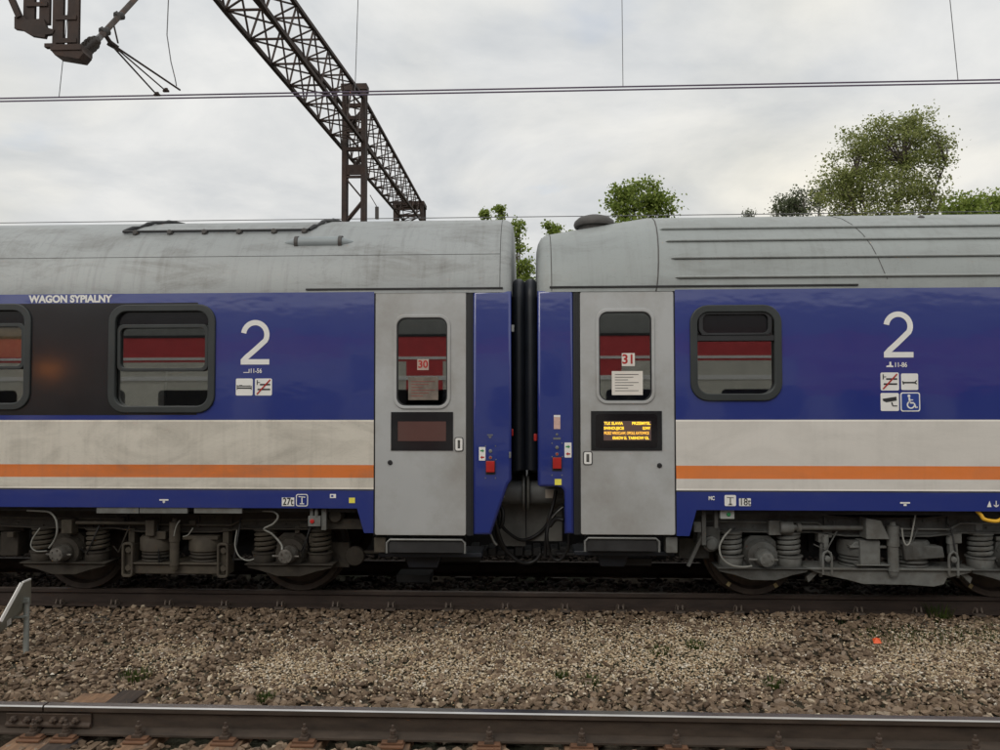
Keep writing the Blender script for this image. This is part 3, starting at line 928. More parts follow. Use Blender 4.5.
def pictogram(root, pr, kind):
    x0, x1, z0, z1 = pxrect(*pr, S); k = (x1 - x0); cx_, cz_ = (x0 + x1) / 2, (z0 + z1) / 2
    y = S - 0.003
    b = MB()
    mats = [M_WHITE, M_BLK, M_RED, M_BLUEP]
    if kind == 'wheelchair':
        b.plate(rrect(x0, x1, z0, z1, k * .12, 4), [], y, 0.002, 0, 0)
        b.plate(rrect(x0 + k * .06, x1 - k * .06, z0 + k * .06, z1 - k * .06, k * .08, 4), [], y - .0015, 0.001, 0, 3)
        q = y - .002
        hc = [(cx_ - .07 * k + .075 * k * math.cos(a), cz_ + .31 * k + .075 * k * math.sin(a)) for a in [2 * PI * i / 12 for i in range(12)]]
        b.prism(hc, 'y', q, q - .0015, 0)
        strokes(b, [(-.06, .22, -.03, -.03, .09), (-.02, .10, .14, .10, .05), (-.02, -.05, .18, -.05, .075), (.19, -.07, .27, -.31, .075), (.27, -.30, .36, -.27, .06)], q, 0, cx_, cz_, k)
        arc = [(cx_ + k * (.02 + .21 * math.cos(R(a))), cz_ + k * (-.15 + .21 * math.sin(R(a)))) for a in range(110, 345, 18)]
        arc2 = [(cx_ + k * (.02 + .14 * math.cos(R(a))), cz_ + k * (-.15 + .14 * math.sin(R(a)))) for a in range(110, 345, 18)]
        b.prism(arc + arc2[::-1], 'y', q, q - .0015, 0)
    else:
        b.plate(rrect(x0, x1, z0, z1, k * .08, 4), [], y, 0.002, 0, 0)
        q = y - .0008
        if kind == 'bunks':
            strokes(b, [(-.40, .06, .38, .06, .05), (-.42, -.06, .42, -.06, .08), (-.42, .12, -.42, -.16, .04), (.42, .06, .42, -.16, .04), (-.3, .09, -.12, .09, .05)], q, 1, cx_, cz_, k)
        elif kind == 'no_bunks':
            strokes(b, [(-.20, .14, .40, .14, .09), (-.34, -.14, .40, -.14, .09), (-.36, .40, -.36, .12, .05), (-.36, .26, -.2, .26, .04)], q, 1, cx_, cz_, k)
            strokes(b, [(-.38, -.42, .40, .42, .075)], q - .0022, 2, cx_, cz_, k)
        elif kind == 'spanner':
            strokes(b, [(-.40, -.05, .36, -.05, .09), (-.42, .04, -.36, -.16, .06), (.32, -.02, .42, .08, .06), (.32, -.08, .42, -.14, .06)], q, 1, cx_, cz_, k)
        elif kind == 'camera':
            b.prism([(cx_ + p[0] * k, cz_ + p[1] * k) for p in ((-.40, .18), (.36, .30), (.38, .08), (-.20, -.02), (-.36, .06))], 'y', q, q - .0015, 1)
            strokes(b, [(.10, -.02, .16, -.22, .07), (.16, -.22, .40, -.22, .06)], q, 1, cx_, cz_, k)
    return b.obj('pictogram', mats, root, smooth=0)


def class_number(root, pr, band):
    x0, x1, z0, z1 = pxrect(*pr, S)
    b = MB(); g1, g2 = glyph_two(x0, x1, z0, z1)
    b.plate(g1, [], S - 0.003, 0.002); b.prism(g2, 'y', S - .003, S - .001)
    b.obj('class_number', M_WHITE, root, smooth=0)


def side_text(root, body, pxc, pyc, hpx, wpx, mat, fat=0.0, name='lettering'):
    x, z = P(pxc, pyc, S)
    xa = P(pxc - wpx / 2, pyc, S)[0]; xb = P(pxc + wpx / 2, pyc, S)[0]
    b = MB(); b.text(body, hpx / 103.4 * 1.40, x, z, S - 0.003, fat=fat, wide=xb - xa)
    return b.obj(name, mat, root, smooth=0)


def buttons(root, dx, arrow_px, arrow_y, sgn, extra):
    """door controls on the end panel: pushbuttons, red box, arrow sticker, screws"""
    xb = 490.5 if dx == 0 else 557
    yb = 0 if dx == 0 else -3.5
    b = MB(); x, z = P(xb, 451 + yb, S)
    b.lathe([(.017, 0), (.017, -.008), (.010, -.010)], 'y', (x, S, z), 16, 0)
    x, z = P(xb, 457.5 + yb, S); b.lathe([(.017, 0), (.017, -.008)], 'y', (x, S, z), 16, 0); b.lathe([(.010, -.008), (.009, -.014)], 'y', (x, S, z), 12, 1)
    b.obj('push_buttons', [M_SILVER, M_RED], root)
    x0, x1, z0, z1 = pxrect(xb - 4.2, 461 + yb, xb + 4.2, 474 + yb, S)
    b = MB(); b.box(x0 - .006, x1 + .006, S - .004, S + .002, z0 - .006, z1 + .006, 1); b.box(x0, x1, S - .035, S - .004, z0 + .02, z1, 0)
    b.obj('red_box', [M_RED, M_BLK], root, bevel=.003)
    b = MB()
    for (px, py) in ((-5, 446), (5, 446), (-5, 459.5), (5.5, 459.5), (-5, 478), (5, 478)):
        x, z = P(xb + px, py + yb * .8, S); b.lathe([(.007, 0), (.006, -.004)], 'y', (x, S, z), 8)
    b.obj('screws', M_SILVER, root)
    x0, x1, z0, z1 = pxrect(arrow_px[0], arrow_y[0], arrow_px[1], arrow_y[1], S)
    b = MB(); b.plate(rrect(x0, x1, z0, z1, .006, 3), [], S - .003, .002, 0, 0)
    k = (x1 - x0); cx_ = (x0 + x1) / 2
    for mi, fz, s_ in ((1, .72, 1), (2, .24, sgn)):
        cz_ = z0 + (z1 - z0) * fz
        b.prism([(cx_ + s_ * p[0] * k, cz_ + p[1] * k) for p in ((.32, 0), (.0, .26), (.0, .1), (-.32, .1), (-.32, -.1), (0, -.1), (0, -.26))], 'y', S - .0035, S - .0045, mi)
    b.obj('arrow_sticker', [M_WHITE, M_GREEN, M_RED], root, smooth=0)


def wheel(b_, x, yc, face, side):
    """lathe wheel: tread on the running side, side=+1 flange towards +Y"""
    r_ = 0.46
    p = [(0.10, -.02), (0.30, 0.0), (0.375, .012), (0.40, -.035), (0.452, -.04), (0.458, -.035), (0.462, .07), (0.49, .085), (0.488, .105), (0.40, .11), (0.37, .06), (0.10, .10)]
    b_.lathe([(a, t * side) for a, t in p], 'y', (x, yc, 0.462), 48)


def damper_v(b_, x, y, z0, z1, r_, mi=0):
    b_.lathe([(r_ * .55, z0), (r_ * .8, z0 + .02), (r_ * .8, z0 + .05), (r_, z0 + .055), (r_, z0 + (z1 - z0) * .55), (r_ * 1.15, z0 + (z1 - z0) * .56), (r_ * 1.15, z1 - .04), (r_ * .6, z1 - .035), (r_ * .5, z1)], 'z', (x, y, 0), 20, mi)


def bogie(root, xa, xb, grey):
    """one bogie: axles at xa and xb"""
    MA, ML = (M_BG_GRY, M_BG_GLT) if grey else (M_BG_BRN, M_BG_LT)
    xc = (xa + xb) / 2
    yf = 7.60
    # frame: box-section side beam, swan-necked over the axles, with welded flange and end headstocks
    f = MB()
    top = [(xa - .78, .86), (xa - .3, .885), (xa + .45, .885), (xc - .35, .84), (xc + .35, .84), (xb - .45, .885), (xb + .3, .885), (xb + .78, .86)]
    bot = [(xb + .78, .72), (xb + .3, .70), (xb - .5, .70), (xc + .4, .665), (xc - .4, .665), (xa + .5, .70), (xa - .3, .70), (xa - .78, .72)]
    for yy in (yf, 9.62):
        f.prism(top + bot, 'y', yy - .02, yy + .11)
        f.prism([(x, z + .012) for x, z in bot[::-1]] + [(x, z - .006) for x, z in bot], 'y', yy - .06, yy + .15)
        f.prism([(x, z + .008) for x, z in top] + [(x, z - .008) for x, z in top[::-1]], 'y', yy - .045, yy + .135)
    for x in (xa - .74, xb + .70): f.box(x, x + .06, yf + .1, 9.62, .72, .84)
    f.box(xc - .3, xc + .3, yf + .1, 9.6, .68, .84)
    for x in (xa + .62, xa + .66 + .3, xb - .62, xb - .96): f.box(x - .008, x + .008, yf - .045, yf - .015, .71, .85)
    for i in range(26):
        x_ = xa - .7 + (xb - xa + 1.4) * i / 25
        f.lathe([(.012, 0), (.012, -.014), (.006, -.016)], 'y', (x_ + rnd.uniform(-.03, .03), yf - .018, rnd.choice((.725, .81, .75))), 6)
    fr = f.obj('bogie', MA, root, bevel=.004)
    for x in (xa, xb):
        w_ = MB(); wheel(w_, x, 7.90, 0, 1); w_.obj('wheel', M_WHEEL, root, fr, smooth=45)
        w_ = MB(); wheel(w_, x, 9.41, 0, -1); w_.obj('wheel', M_WHEEL, root, fr, smooth=45)
        a_ = MB(); a_.cyl((x, 7.8, .462), (x, 9.5, .462), .085, 16); a_.obj('axle', M_WHEEL, root, fr)
        # brake disc
        a_ = MB(); a_.lathe([(.1, 0), (.32, 0), (.32, .11), (.1, .11)], 'y', (x, 8.3, .462), 32); a_.obj('brake_disc', M_WHEEL, root, fr)
        for s_ in (-1, 1):
            sx = x + s_ * .285
            sp = MB(); sp.helix((sx, yf + .02), .095, .465, .675, 4.3, .0205); sp.obj('spring', ML, root, fr)
            ct = MB()
            ct.lathe([(.075, .70), (.12, .70), (.12, .685), (.105, .672), (.06, .672)], 'z', (sx, yf + .02, 0), 24)
            ct.lathe([(.05, .345), (.105, .345), (.118, .36), (.122, .44), (.118, .452), (.135, .455), (.135, .465), (.05, .466)], 'z', (sx, yf + .02, 0), 28)
            ct.cyl((sx, yf + .02, .46), (sx, yf + .02, .68), .052, 14)
            ct.obj('spring_seat', ML if grey else MA, root, fr)
        # balance beam under the axlebox
        bb = MB(); pts = [(x - .43, .35), (x - .43, .32), (x - .28, .285), (x - .12, .235), (x + .12, .235), (x + .28, .285), (x + .43, .32), (x + .43, .35)]
        bb.prism(pts, 'y', yf - .10, yf + .15)
        bb.prism([(x - .45, .350), (x + .45, .350), (x + .45, .362), (x - .45, .362)], 'y', yf - .13, yf + .17)
        bb.obj('equaliser', MA, root, fr, bevel=.008)
        ab = MB()
        ab.lathe([(.17, .22), (.185, .1), (.175, .02), (.165, -.02), (.150, -.06), (.145, -.085), (.10, -.09), (.095, -.11)], 'y', (x, yf, .462), 32)
        ab.prism([(x - .17, .36), (x + .17, .36), (x + .15, .60), (x + .09, .655), (x - .09, .655), (x - .15, .60)], 'y', yf - .01, yf + .2)
        for i in range(10):
            a = 2 * PI * i / 10 + .2
            ab.lathe([(.013, -.02), (.013, -.038), (.008, -.042)], 'y', (x + .157 * math.cos(a), yf, .462 + .157 * math.sin(a)), 6)
        axb = ab.obj('axlebox', MA, root, fr, smooth=35)
        cp = MB(); cp.lathe([(.085, -.11), (.083, -.16), (.072, -.2), (.068, -.235), (.02, -.245)], 'y', (x, yf, .462), 24)
        for i in range(5):
            a = 2 * PI * i / 5
            cp.lathe([(.009, -.24), (.009, -.252)], 'y', (x + .045 * math.cos(a), yf, .462 + .045 * math.sin(a)), 6)
        cp.cyl((x + .06, yf - .17, .45), (x + .12, yf - .17, .45), .012, 8); cp.cyl((x - .06, yf - .17, .45), (x - .15, yf - .15, .45), .012, 8)
        cp.obj('axle_cap', M_AXLE if not grey else M_BG_GLT, root, fr)
        # wear marks on the tyre
        if grey:
            cm = MB()
            for a in (235, 303):
                ca, sa = math.cos(R(a)), math.sin(R(a)); nx, nz = -sa * .018, ca * .018
                q = [(x + .405 * ca + nx, .462 + .405 * sa + nz), (x + .448 * ca + nx, .462 + .448 * sa + nz), (x + .448 * ca - nx, .462 + .448 * sa - nz), (x + .405 * ca - nx, .462 + .405 * sa - nz)]
                cm.prism(q, 'y', 7.857, 7.862)
            cm.obj('paint_mark', M_CHALK, root, fr, smooth=0)
    # secondary suspension
    se = MB()
    se.lathe([(.05, .46), (.17, .465), (.185, .48), (.185, .60), (.165, .625), (.05, .63)], 'z', (xc - .25, yf + .06, 0), 28)
    se.lathe([(.05, .46), (.17, .465), (.185, .48), (.185, .60), (.165, .625), (.05, .63)], 'z', (xc + .26, yf + .06, 0), 28)
    se.obj('suspension_cup', ML if not grey else MA, root, fr)
    se = MB()
    for dx in (-.25, .26):
        for z in (.375, .415, .45): se.tube([(xc + dx + .155 * math.cos(2 * PI * i / 24), yf + .06 + .155 * math.sin(2 * PI * i / 24), z) for i in range(25)], .017, 6)
    se.obj('spring', MA, root, fr)
    pk = MB()
    if grey:
        lo = [(xc - .80, .35), (xc - .62, .29), (xc - .40, .245), (xc - .25, .205), (xc + .2, .20), (xc + .42, .185), (xc + .52, .21), (xc + .55, .27), (xc + .80, .33)]
    else:
        lo = [(xc - .46, .30), (xc - .44, .245), (xc + .42, .245), (xc + .46, .30)]
    hi = [(lo[-1][0], .36), (lo[0][0], .36)]
    pk.prism(lo + hi, 'y', yf - .09, yf + .20)
    pk.box(lo[0][0], lo[-1][0], yf - .12, yf + .22, .345, .367)
    pk.obj('spring_plank', ML, root, fr, bevel=.012)
    # swing hangers
    for s_ in (-1, 1):
        hx = xc + s_ * (.49 if not grey else .60)
        h = MB()
        if not grey:
            h.plate(rrect(hx - .058, hx + .058, .22, .57, .035, 4), [rrect(hx - .036, hx + .036, .245, .545, .02, 3)], yf - .13, .05, .006)
            h.lathe([(.032, 0), (.03, -.02)], 'y', (hx, yf - .09, .49), 12); h.lathe([(.034, 0), (.03, -.02)], 'y', (hx, yf - .09, .31), 12)
            h.box(hx - .05, hx + .05, yf - .08, yf + .05, .25, .54); h.box(hx - .03, hx + .03, yf - .05, yf + .05, .54, .70)
        else:
            h.tube([(hx - .042, yf - .11, .30), (hx - .042, yf - .11, .47), (hx - .03, yf - .11, .51), (hx, yf - .11, .53), (hx + .03, yf - .11, .51), (hx + .042, yf - .11, .47), (hx + .042, yf - .11, .30)], .013, 8)
            h.lathe([(.03, 0), (.028, -.03), (.012, -.035)], 'y', (hx, yf - .10, .455), 14)
            h.box(hx - .02, hx + .02, yf - .09, yf - .04, .50, .68); h.lathe([(.035, .60), (.035, .66)], 'z', (hx, yf - .06, 0), 12)
        h.obj('hanger', ML, root, fr, bevel=0)
    dm = MB()
    damper_v(dm, xc + (0.0 if not grey else .02), yf - .13, .29, .82, .045 if not grey else .05)
    dm.obj('damper', ML, root, fr)
    # bracket joining body and bogie, with longitudinal damper / traction rod
    if not grey:
        rd = MB(); rd.lathe([(.018, 0), (.018, .72), (.03, .725), (.03, .79), (.02, .80)], 'x', (xc - 1.03, yf - .12, .765), 14)
        rd.box(xc - 1.16, xc - 1.05, yf - .16, yf - .04, .66, .80); rd.box(xc - .29, xc - .20, yf - .16, yf - .04, .64, .80)
        rd.box(xc - .27, xc - .10, yf - .12, yf, .60, .68); rd.box(xc + .06, xc + .43, yf - .10, yf, .595, .635)
        rd.obj('yaw_damper', ML, root, fr, bevel=.01)
    else:
        rd = MB(); rd.lathe([(.05, 0), (.062, .02), (.062, .12), (.03, .125), (.03, .16), (.044, .165), (.044, .20), (.024, .21), (.024, .93), (.02, .95)], 'x', (xa + .16, yf - .11, .755), 16)
        rd.box(xa + .06, xa + .18, yf - .10, yf, .68, .82)
        rd.obj('yaw_damper', ML, root, fr)
        bk = MB(); x_ = xc - .24
        bk.prism([(x_ - .02, .86), (x_ + .12, .84), (x_ + .20, .66), (x_ - .02, .66)], 'y', yf - .20, yf - .04)
        bk.box(x_ - .06, x_ + .13, yf - .15, yf - .03, .40, .64); bk.box(x_ - .15, x_ + .20, yf - .13, yf - .05, .56, .585)
        bk.box(x_ - .10, x_ + .22, yf - .16, yf - .02, .395, .41)
        bk.prism([(x_ - .15, .56), (x_ - .10, .62), (x_ - .06, .62), (x_ - .06, .56)], 'y', yf - .12, yf - .05)
        bk.obj('stop_bracket', M_BG_GLT, root, fr, bevel=.006)
        bk = MB(); bk.prism([(xc + .12, .60), (xc + .50, .58), (xc + .52, .47), (xc + .14, .44)], 'y', yf - .12, yf + .02)
        bk.obj('suspension_box', MA, root, fr, bevel=.012)
        # brake hangers and shoes
        for hx, s_ in ((xa + .60, -1), (xb - .55, 1)):
            bk = MB(); bk.bar((hx, yf - .02, .70), (hx + .02 * s_, yf - .02, .26), .03, .04)
            bk.box(hx - .05, hx + .05, yf - .06, yf + .04, .60, .70)
            bk.prism([(hx + .14 * s_, .20), (hx - .02 * s_, .36), (hx + .04 * s_, .37), (hx + .16 * s_, .26)], 'y', yf - .03, yf + .06)
            bk.obj('brake_hanger', ML, root, fr, bevel=.006)
    # air pipe with clips, bolts along the frame, grease lines
    q = MB(); q.tube([(xa - .7, yf - .035, .80), (xa + .55, yf - .035, .79), (xa + .62, yf - .05, .74), (xb - .62, yf - .05, .735), (xb - .5, yf - .035, .79), (xb + .7, yf - .035, .80)], .011, 8)
    q.obj('air_pipe', ML, root, fr)
    rb = random.Random(int(xa * 100) & 255)
    for k_ in range(9):
        x_ = rb.uniform(xa - .6, xb + .6); w_ = rb.uniform(.03, .09); z_ = rb.uniform(.60, .82)
        q = MB(); q.box(x_ - w_ / 2, x_ + w_ / 2, yf - rb.uniform(.03, .07), yf, z_ - rb.uniform(.03, .08), z_)
        q.obj('bracket', rb.choice((MA, ML)), root, fr, bevel=.004)
    for k_ in range(6):
        x_ = rb.uniform(xa - .5, xb + .5); d_ = rb.uniform(-.25, .25); zl = rb.uniform(.36, .55)
        q = MB(); q.tube([(x_, yf - .03, .80), (x_ + .02, yf - .09, .74), (x_ + d_ * .5, yf - .11, zl), (x_ + d_, yf - .06, zl + .05)], .008, 6); q.obj('hose', rb.choice((M_HOSE, M_HOSE, MA)), root, fr, smooth=60)
    # pipes and brake gear in the dark behind
    pp = MB()
    for i in range(7):
        x_ = xa + .4 + i * (xb - xa - .6) / 7
        pp.bar((x_, 8.0 + .1 * (i % 3), .9), (x_ + rnd.uniform(-.1, .1), 8.0, .35 + rnd.uniform(0, .2)), .05, .05)
    pp.box(xa + .5, xb - .5, 8.1, 8.5, .42, .70)
    pp.obj('brake_rigging', M_DARK, root, fr)
    return fr


def cable(root, parent, pts, r_, mat, name='cable'):
    """smooth tube through (px,py,Y) points"""
    P3 = []
    for px, py, Y_ in pts:
        x, z = P(px, py, Y_); P3.append(Vector((x, Y_, z)))
    out = []
    n = len(P3)
    for i in range(n - 1):
        p0, p1, p2, p3 = P3[max(i - 1, 0)], P3[i], P3[i + 1], P3[min(i + 2, n - 1)]
        for j in range(6):
            t_ = j / 6
            out.append(0.5 * ((2 * p1) + (-p0 + p2) * t_ + (2 * p0 - 5 * p1 + 4 * p2 - p3) * t_ ** 2 + (-p0 + 3 * p1 - 3 * p2 + p3) * t_ ** 3))
    out.append(P3[-1])
    b = MB(); b.tube(out, r_, 8)
    return b.obj(name, mat, root, parent, smooth=60)


def pbox(b, x0, y0, x1, y1, Y0, Y1, mi=None):
    a0, a1, c0, c1 = pxrect(x0, y0, x1, y1, Y0)
    return b.box(a0, a1, Y0, Y1, c0, c1, mi)


# ---------------------------------------------------------------- left: the sleeping car
XLE = PX(511.5, S)                      # end of the car
LEFT_FAR = -25.0
sl = thing('sleeping_car', 'dirty blue and white sleeping coach with dark window band, left of the gangway', 'railway coach', (-6, YC, 0))
dl = (375, 292, 466, 535.5)
dx0, dx1, dz0, dz1 = pxrect(*dl, S)
holes = [coach_window(sl, -74, 304, 31.5, 410, 'sash'), coach_window(sl, 109, 304.5, 215.5, 413, 'sash')]
zb = P(366, 533, S)[1]
b = MB()
b.plate([(LEFT_FAR, Z_BOT), (PX(357, S, 510), Z_BOT), (PX(364, S, 533), zb), (dx0 - .012, zb), (dx0 - .012, Z_GUT), (LEFT_FAR, Z_GUT)], holes, S, 0.03)
b.obj('body_side', M_LIV_L, sl, smooth=0)
b = MB()
zc = P(508, 485, S)[1]; ze = P(490, 535, S)[1]
b.plate([(PX(473, S), ze), (PX(491, S, 535), ze), (PX(508, S, 485), zc), (XLE, zc + .05), (XLE, Z_GUT), (PX(473, S), Z_GUT)], [], S, 0.09, 0.028)
b.obj('end_panel', M_LIV_B, sl, smooth=60)
# dark window band
bx1 = PX(197, S); zt_, zb_ = P(70, 303.5, S)[1], P(70, 415, S)[1]
hx_, hz0_, hz1_ = holes[1][0][0], holes[1][0][1], holes[1][2][1]
b = MB(); b.plate([(-20, zb_), (bx1, zb_), (bx1, hz0_), (hx_, hz0_), (hx_, hz1_), (bx1, hz1_), (bx1, zt_), (-20, zt_)], [holes[0]], S - 0.003, 0.0025)
b.obj('window_band', M_BLACKP, sl, smooth=0)
# carcass: far side, ends, floor, ceiling, interior partition
b = MB()
b.box(LEFT_FAR, XLE - .01, S + 2.79, S + 2.82, Z_BOT, Z_GUT, 1)
b.box(LEFT_FAR, PX(487, S), S + .035, S + 2.79, 1.08, 1.22, 0); b.box(PX(487, S), XLE - .03, S + .9, S + 1.9, 1.08, 1.22, 0)
b.box(LEFT_FAR, XLE - .012, S + .035, S + 2.79, 3.0, 3.045, 0)
b.box(XLE - .05, XLE - .012, S + .09, S + 2.79, 1.22, 3.0, 0)
b.box(LEFT_FAR, LEFT_FAR + .05, S + .035, S + 2.79, 1.22, 3.0, 0)
b.obj('carcass', [M_DARK, M_LIV_L], sl)
b = MB(); b.box(LEFT_FAR + .1, dx0 - .1, S + 1.1, S + 1.14, 1.22, 3.0); b.box(dx0 - .3, dx0 - .26, S + .1, S + 1.1, 1.22, 3.0); b.box(dx0 - .3, dx1 + .4, S + 1.5, S + 1.54, 1.22, 3.0)
b.box(PX(60, S) - .02, PX(60, S) + .02, S + .1, S + 1.1, 1.22, 3.0)
b.obj('partition', M_INT, sl)
# curtain in the first window, blind in the second
x0, x1, z0, z1 = pxrect(-60, 322, 22.5, 357, S)
b = MB(); n_ = 40
vs = [(x0 + (x1 - x0) * i / n_, S + .052 + .008 * math.sin(i * 1.3), z) for i in range(n_ + 1) for z in (z0, z1)]
b.add(vs, [(2 * i, 2 * i + 2, 2 * i + 3, 2 * i + 1) for i in range(n_)]); b.obj('curtain', M_CURT, sl)
b = MB(); x0, x1, z0, z1 = pxrect(116, 384, 163, 407, S); b.box(x0, x1, S + .05, S + .06, z0, z1)
b.obj('blind', M_BLIND, sl)
# roof
rs = [(LEFT_FAR, 1, 0), (PX(500, S), 1, 0), (PX(505, S), .992, .004), (PX(508.5, S), .97, .012), (PX(510.5, S), .94, .022), (PX(511.5, S), .90, .034)]
roof(rs, M_ROOF_L, sl)
# seam line, gutter strip, end seam
us = u_for(257.5, 120)
y_, z_ = roof_pt(us)
MB().tube([(LEFT_FAR, y_ - .001, z_), (PX(500, S), y_ - .000, z_)], .0025, 6).obj('roof_seam', M_DARK, sl)
ug = u_for(288.5, 400); y_, z_ = roof_pt(ug)
MB().box(PX(305, S), PX(503, S), y_ - .012, y_ + .01, z_ - .012, z_ + .006).obj('gutter', M_DARK, sl, bevel=.003)
b = MB(); b.tube([(PX(500, S), *(lambda q: (q[0] - .001, q[1]))(roof_pt(u / 2))) for u in range(2, 19)], .003, 6); b.obj('roof_seam', M_DARK, sl)
# black cable trunk on the roof with clamps
uc = u_for(232.5, 200); y_, z_ = roof_pt(uc); xa_, xb_ = P(124, 232, y_)[0], P(309, 231, y_)[0]
pts = [(xa_, y_ - .02, z_ + .012), (xb_, y_ - .02, z_ + .012)]
b = MB(); b.tube(pts, .014, 8)
b.obj('roof_cable', M_BLK, sl)
for i in range(6):
    x = xa_ + (xb_ - xa_) * (i + .38) / 6 * 1.12 if i < 5 else xb_ - .04
    x = min(x, xb_ - .04)
    b = MB(); b.box(x - .03, x + .03, y_ - .03, y_ + .02, z_ - .035, z_ + .004); b.lathe([(.03, 0), (.024, -.02)], 'y', (x, y_ - .03, z_), 10)
    b.obj('cable_clamp', M_VENT, sl, bevel=.003)
for x, dx_ in ((xa_, .30), (xb_, .16)):
    b = MB()
    pl = []
    for j in range(9):
        u = uc + (9.2 - uc) * j / 8; yy, z2 = roof_pt(u)
        pl.append((x + dx_ * (j / 8) ** .8 + .012 * math.sin(j * 3), yy, z2 + .018 + .01 * math.sin(j * 2.2)))
    b.tube(pl, [.018 + .006 * math.sin(j * 2.5) for j in range(9)], 8); b.obj('roof_cable', M_BLK, sl)
# capsule shaped fitting
uq = u_for(242, 318); y_, z_ = roof_pt(uq); xq0, xq1 = P(283, 242, y_)[0], P(355, 242, y_)[0]
L_ = xq1 - xq0
b = MB(); b.lathe([(.004, 0), (.02, .03), (.05, .12), (.062, .17), (.062, L_ - .17), (.05, L_ - .12), (.02, L_ - .03), (.004, L_)], 'x', (xq0, y_ + .01, z_ - .005), 20)
cq = b.obj('roof_fitting', simple('fitting_grey', (0.27, 0.30, 0.31), 0.45, var=0.1), sl)
for x in (xq0 + .145, xq1 - .145):
    b = MB(); b.lathe([(.068, -.018), (.068, .018)], 'x', (x, y_ + .01, z_ - .005), 20); b.obj('clamp_band', M_VENT, sl, cq)

# door and its surround
coach_door(sl, dl, (396.5, 317.5, 447.5, 406), (391, 412, 453, 450.5), (455.5, 438, 462.5, 450.5), (390, 462.5), 1)
b = MB(); b.box(dx1 + .004, PX(473, S), S + .012, S + .05, dz0, Z_GUT); b.box(PX(469.5, S), PX(471, S), S + .002, S + .012, dz0, Z_GUT)
b.box(dx0 - .012, dx0 - .002, S + .01, S + .05, dz0, Z_GUT)
b.obj('door_seal', M_RUBBER, sl)
x0, x1, z0, z1 = pxrect(391, 412, 453, 450.5, S)
b = MB(); b.plate(rect(x0, x1, z0, z1), [], S - .004, .03, 0, 0)
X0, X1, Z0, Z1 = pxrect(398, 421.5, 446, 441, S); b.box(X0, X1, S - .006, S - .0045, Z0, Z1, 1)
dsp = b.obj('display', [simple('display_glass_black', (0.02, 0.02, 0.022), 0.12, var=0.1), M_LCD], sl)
b = MB(); x0, x1, z0, z1 = pxrect(417, 359, 428.5, 370, S); b.plate(rect(x0, x1, z0, z1), [], S + .0145, .001, 0, 0)
b.text('30', .10, (x0 + x1) / 2, (z0 + z1) / 2, S + .013, 1, fat=.002, th=.001)
b.obj('number_sticker', [simple('paper_pinkish', (0.44, 0.34, 0.29), 0.8, var=0.1), M_RED], sl)
b = MB(); x0, x1, z0, z1 = pxrect(408, 377, 438, 400, S); b.plate(rect(x0, x1, z0, z1), [], S + .0145, .001, 0, 0)
for i in range(6): b.box(x0 + .03, x1 - .03 - .06 * (i % 3), S + .0125, S + .0138, z1 - .04 - i * .028, z1 - .046 - i * .028, 1)
b.obj('notice', [simple('paper_dimmed', (0.17, 0.14, 0.115), 0.8, var=0.3, scale=14), simple('print_dimmed', (0.22, 0.06, 0.05), 0.6)], sl)  # sheet lies before the pane; dimness behind glass is put into its colours

# lettering and signs
side_text(sl, 'WAGON SYPIALNY', 70.5, 299.3, 7.2, 83.5, M_WHITE, .0042)
class_number(sl, (241, 320, 269.5, 364.5), 0)
b = MB(); x, z = P(246, 371, S); b.box(x - .025, x + .035, S - .003, S - .001, z - .018, z - .011); b.box(x + .028, x + .035, S - .003, S - .001, z - .011, z + .02); b.obj('seat_symbol', M_WHITE, sl)
side_text(sl, '11-56', 256, 371, 4.5, 11, M_WHITE, .001)
pictogram(sl, (236, 378.5, 252.8, 395.5), 'bunks'); pictogram(sl, (255, 378.5, 272, 395.5), 'no_bunks')
# frame markings along the bottom
b = MB(); x0, x1, z0, z1 = pxrect(282, 497.5, 294.3, 506, S); b.plate(rect(x0, x1, z0, z1), [], S - .003, .002, 0, 0)
b.text('27t', .10, (x0 + x1) / 2, (z0 + z1) / 2, S - .0045, 1, fat=.0015, th=.001, wide=(x1 - x0) * .86); b.obj('weight_label', [M_WHITE, M_BLK], sl)
b = MB(); x0, x1, z0, z1 = pxrect(296, 494, 308, 506.3, S); b.plate(rrect(x0, x1, z0, z1, .02, 4), [rrect(x0 + .008, x1 - .008, z0 + .008, z1 - .008, .015, 4)], S - .003, .002)
cx_, cz_ = (x0 + x1) / 2, (z0 + z1) / 2
strokes(b, [(-.28, .30, .28, .24, .07), (0, .26, 0, -.24, .09), (-.18, -.29, .18, -.29, .08)], S - .001, 0, cx_, cz_, x1 - x0); b.obj('jack_symbol', M_WHITE, sl)
b = MB(); x0, x1, z0, z1 = pxrect(330, 494, 336, 498, S); b.plate(rect(x0, x1, z0, z1), [], S - .003, .002, 0, 0); b.box(x0 + .012, x1 - .025, S - .0045, S - .0035, z0 + .01, z1 - .01, 1); b.obj('small_label', [M_WHITE, M_BLUEP], sl)
b = MB(); x0, x1, z0, z1 = pxrect(349, 497.7, 355, 503, S); b.plate(rect(x0, x1, z0, z1), [], S - .003, .002, 0, 0); b.obj('yellow_label', M_YEL, sl)
for (rt, pxx, pyy) in ((sl, 164, 501),):
    x, z = P(pxx, pyy, S); b = MB(); b.box(x - .045, x + .045, S - .003, S - .001, z + .004, z + .018); b.prism([(x - .014, z - .008), (x + .014, z - .008), (x + .008, z + .002), (x - .008, z + .002)], 'y', S - .003, S - .001); b.prism([(x - .014, z - .010), (x + .014, z - .010), (x, z - .022)], 'y', S - .003, S - .001); b.obj('jacking_mark', M_WHITE, rt)

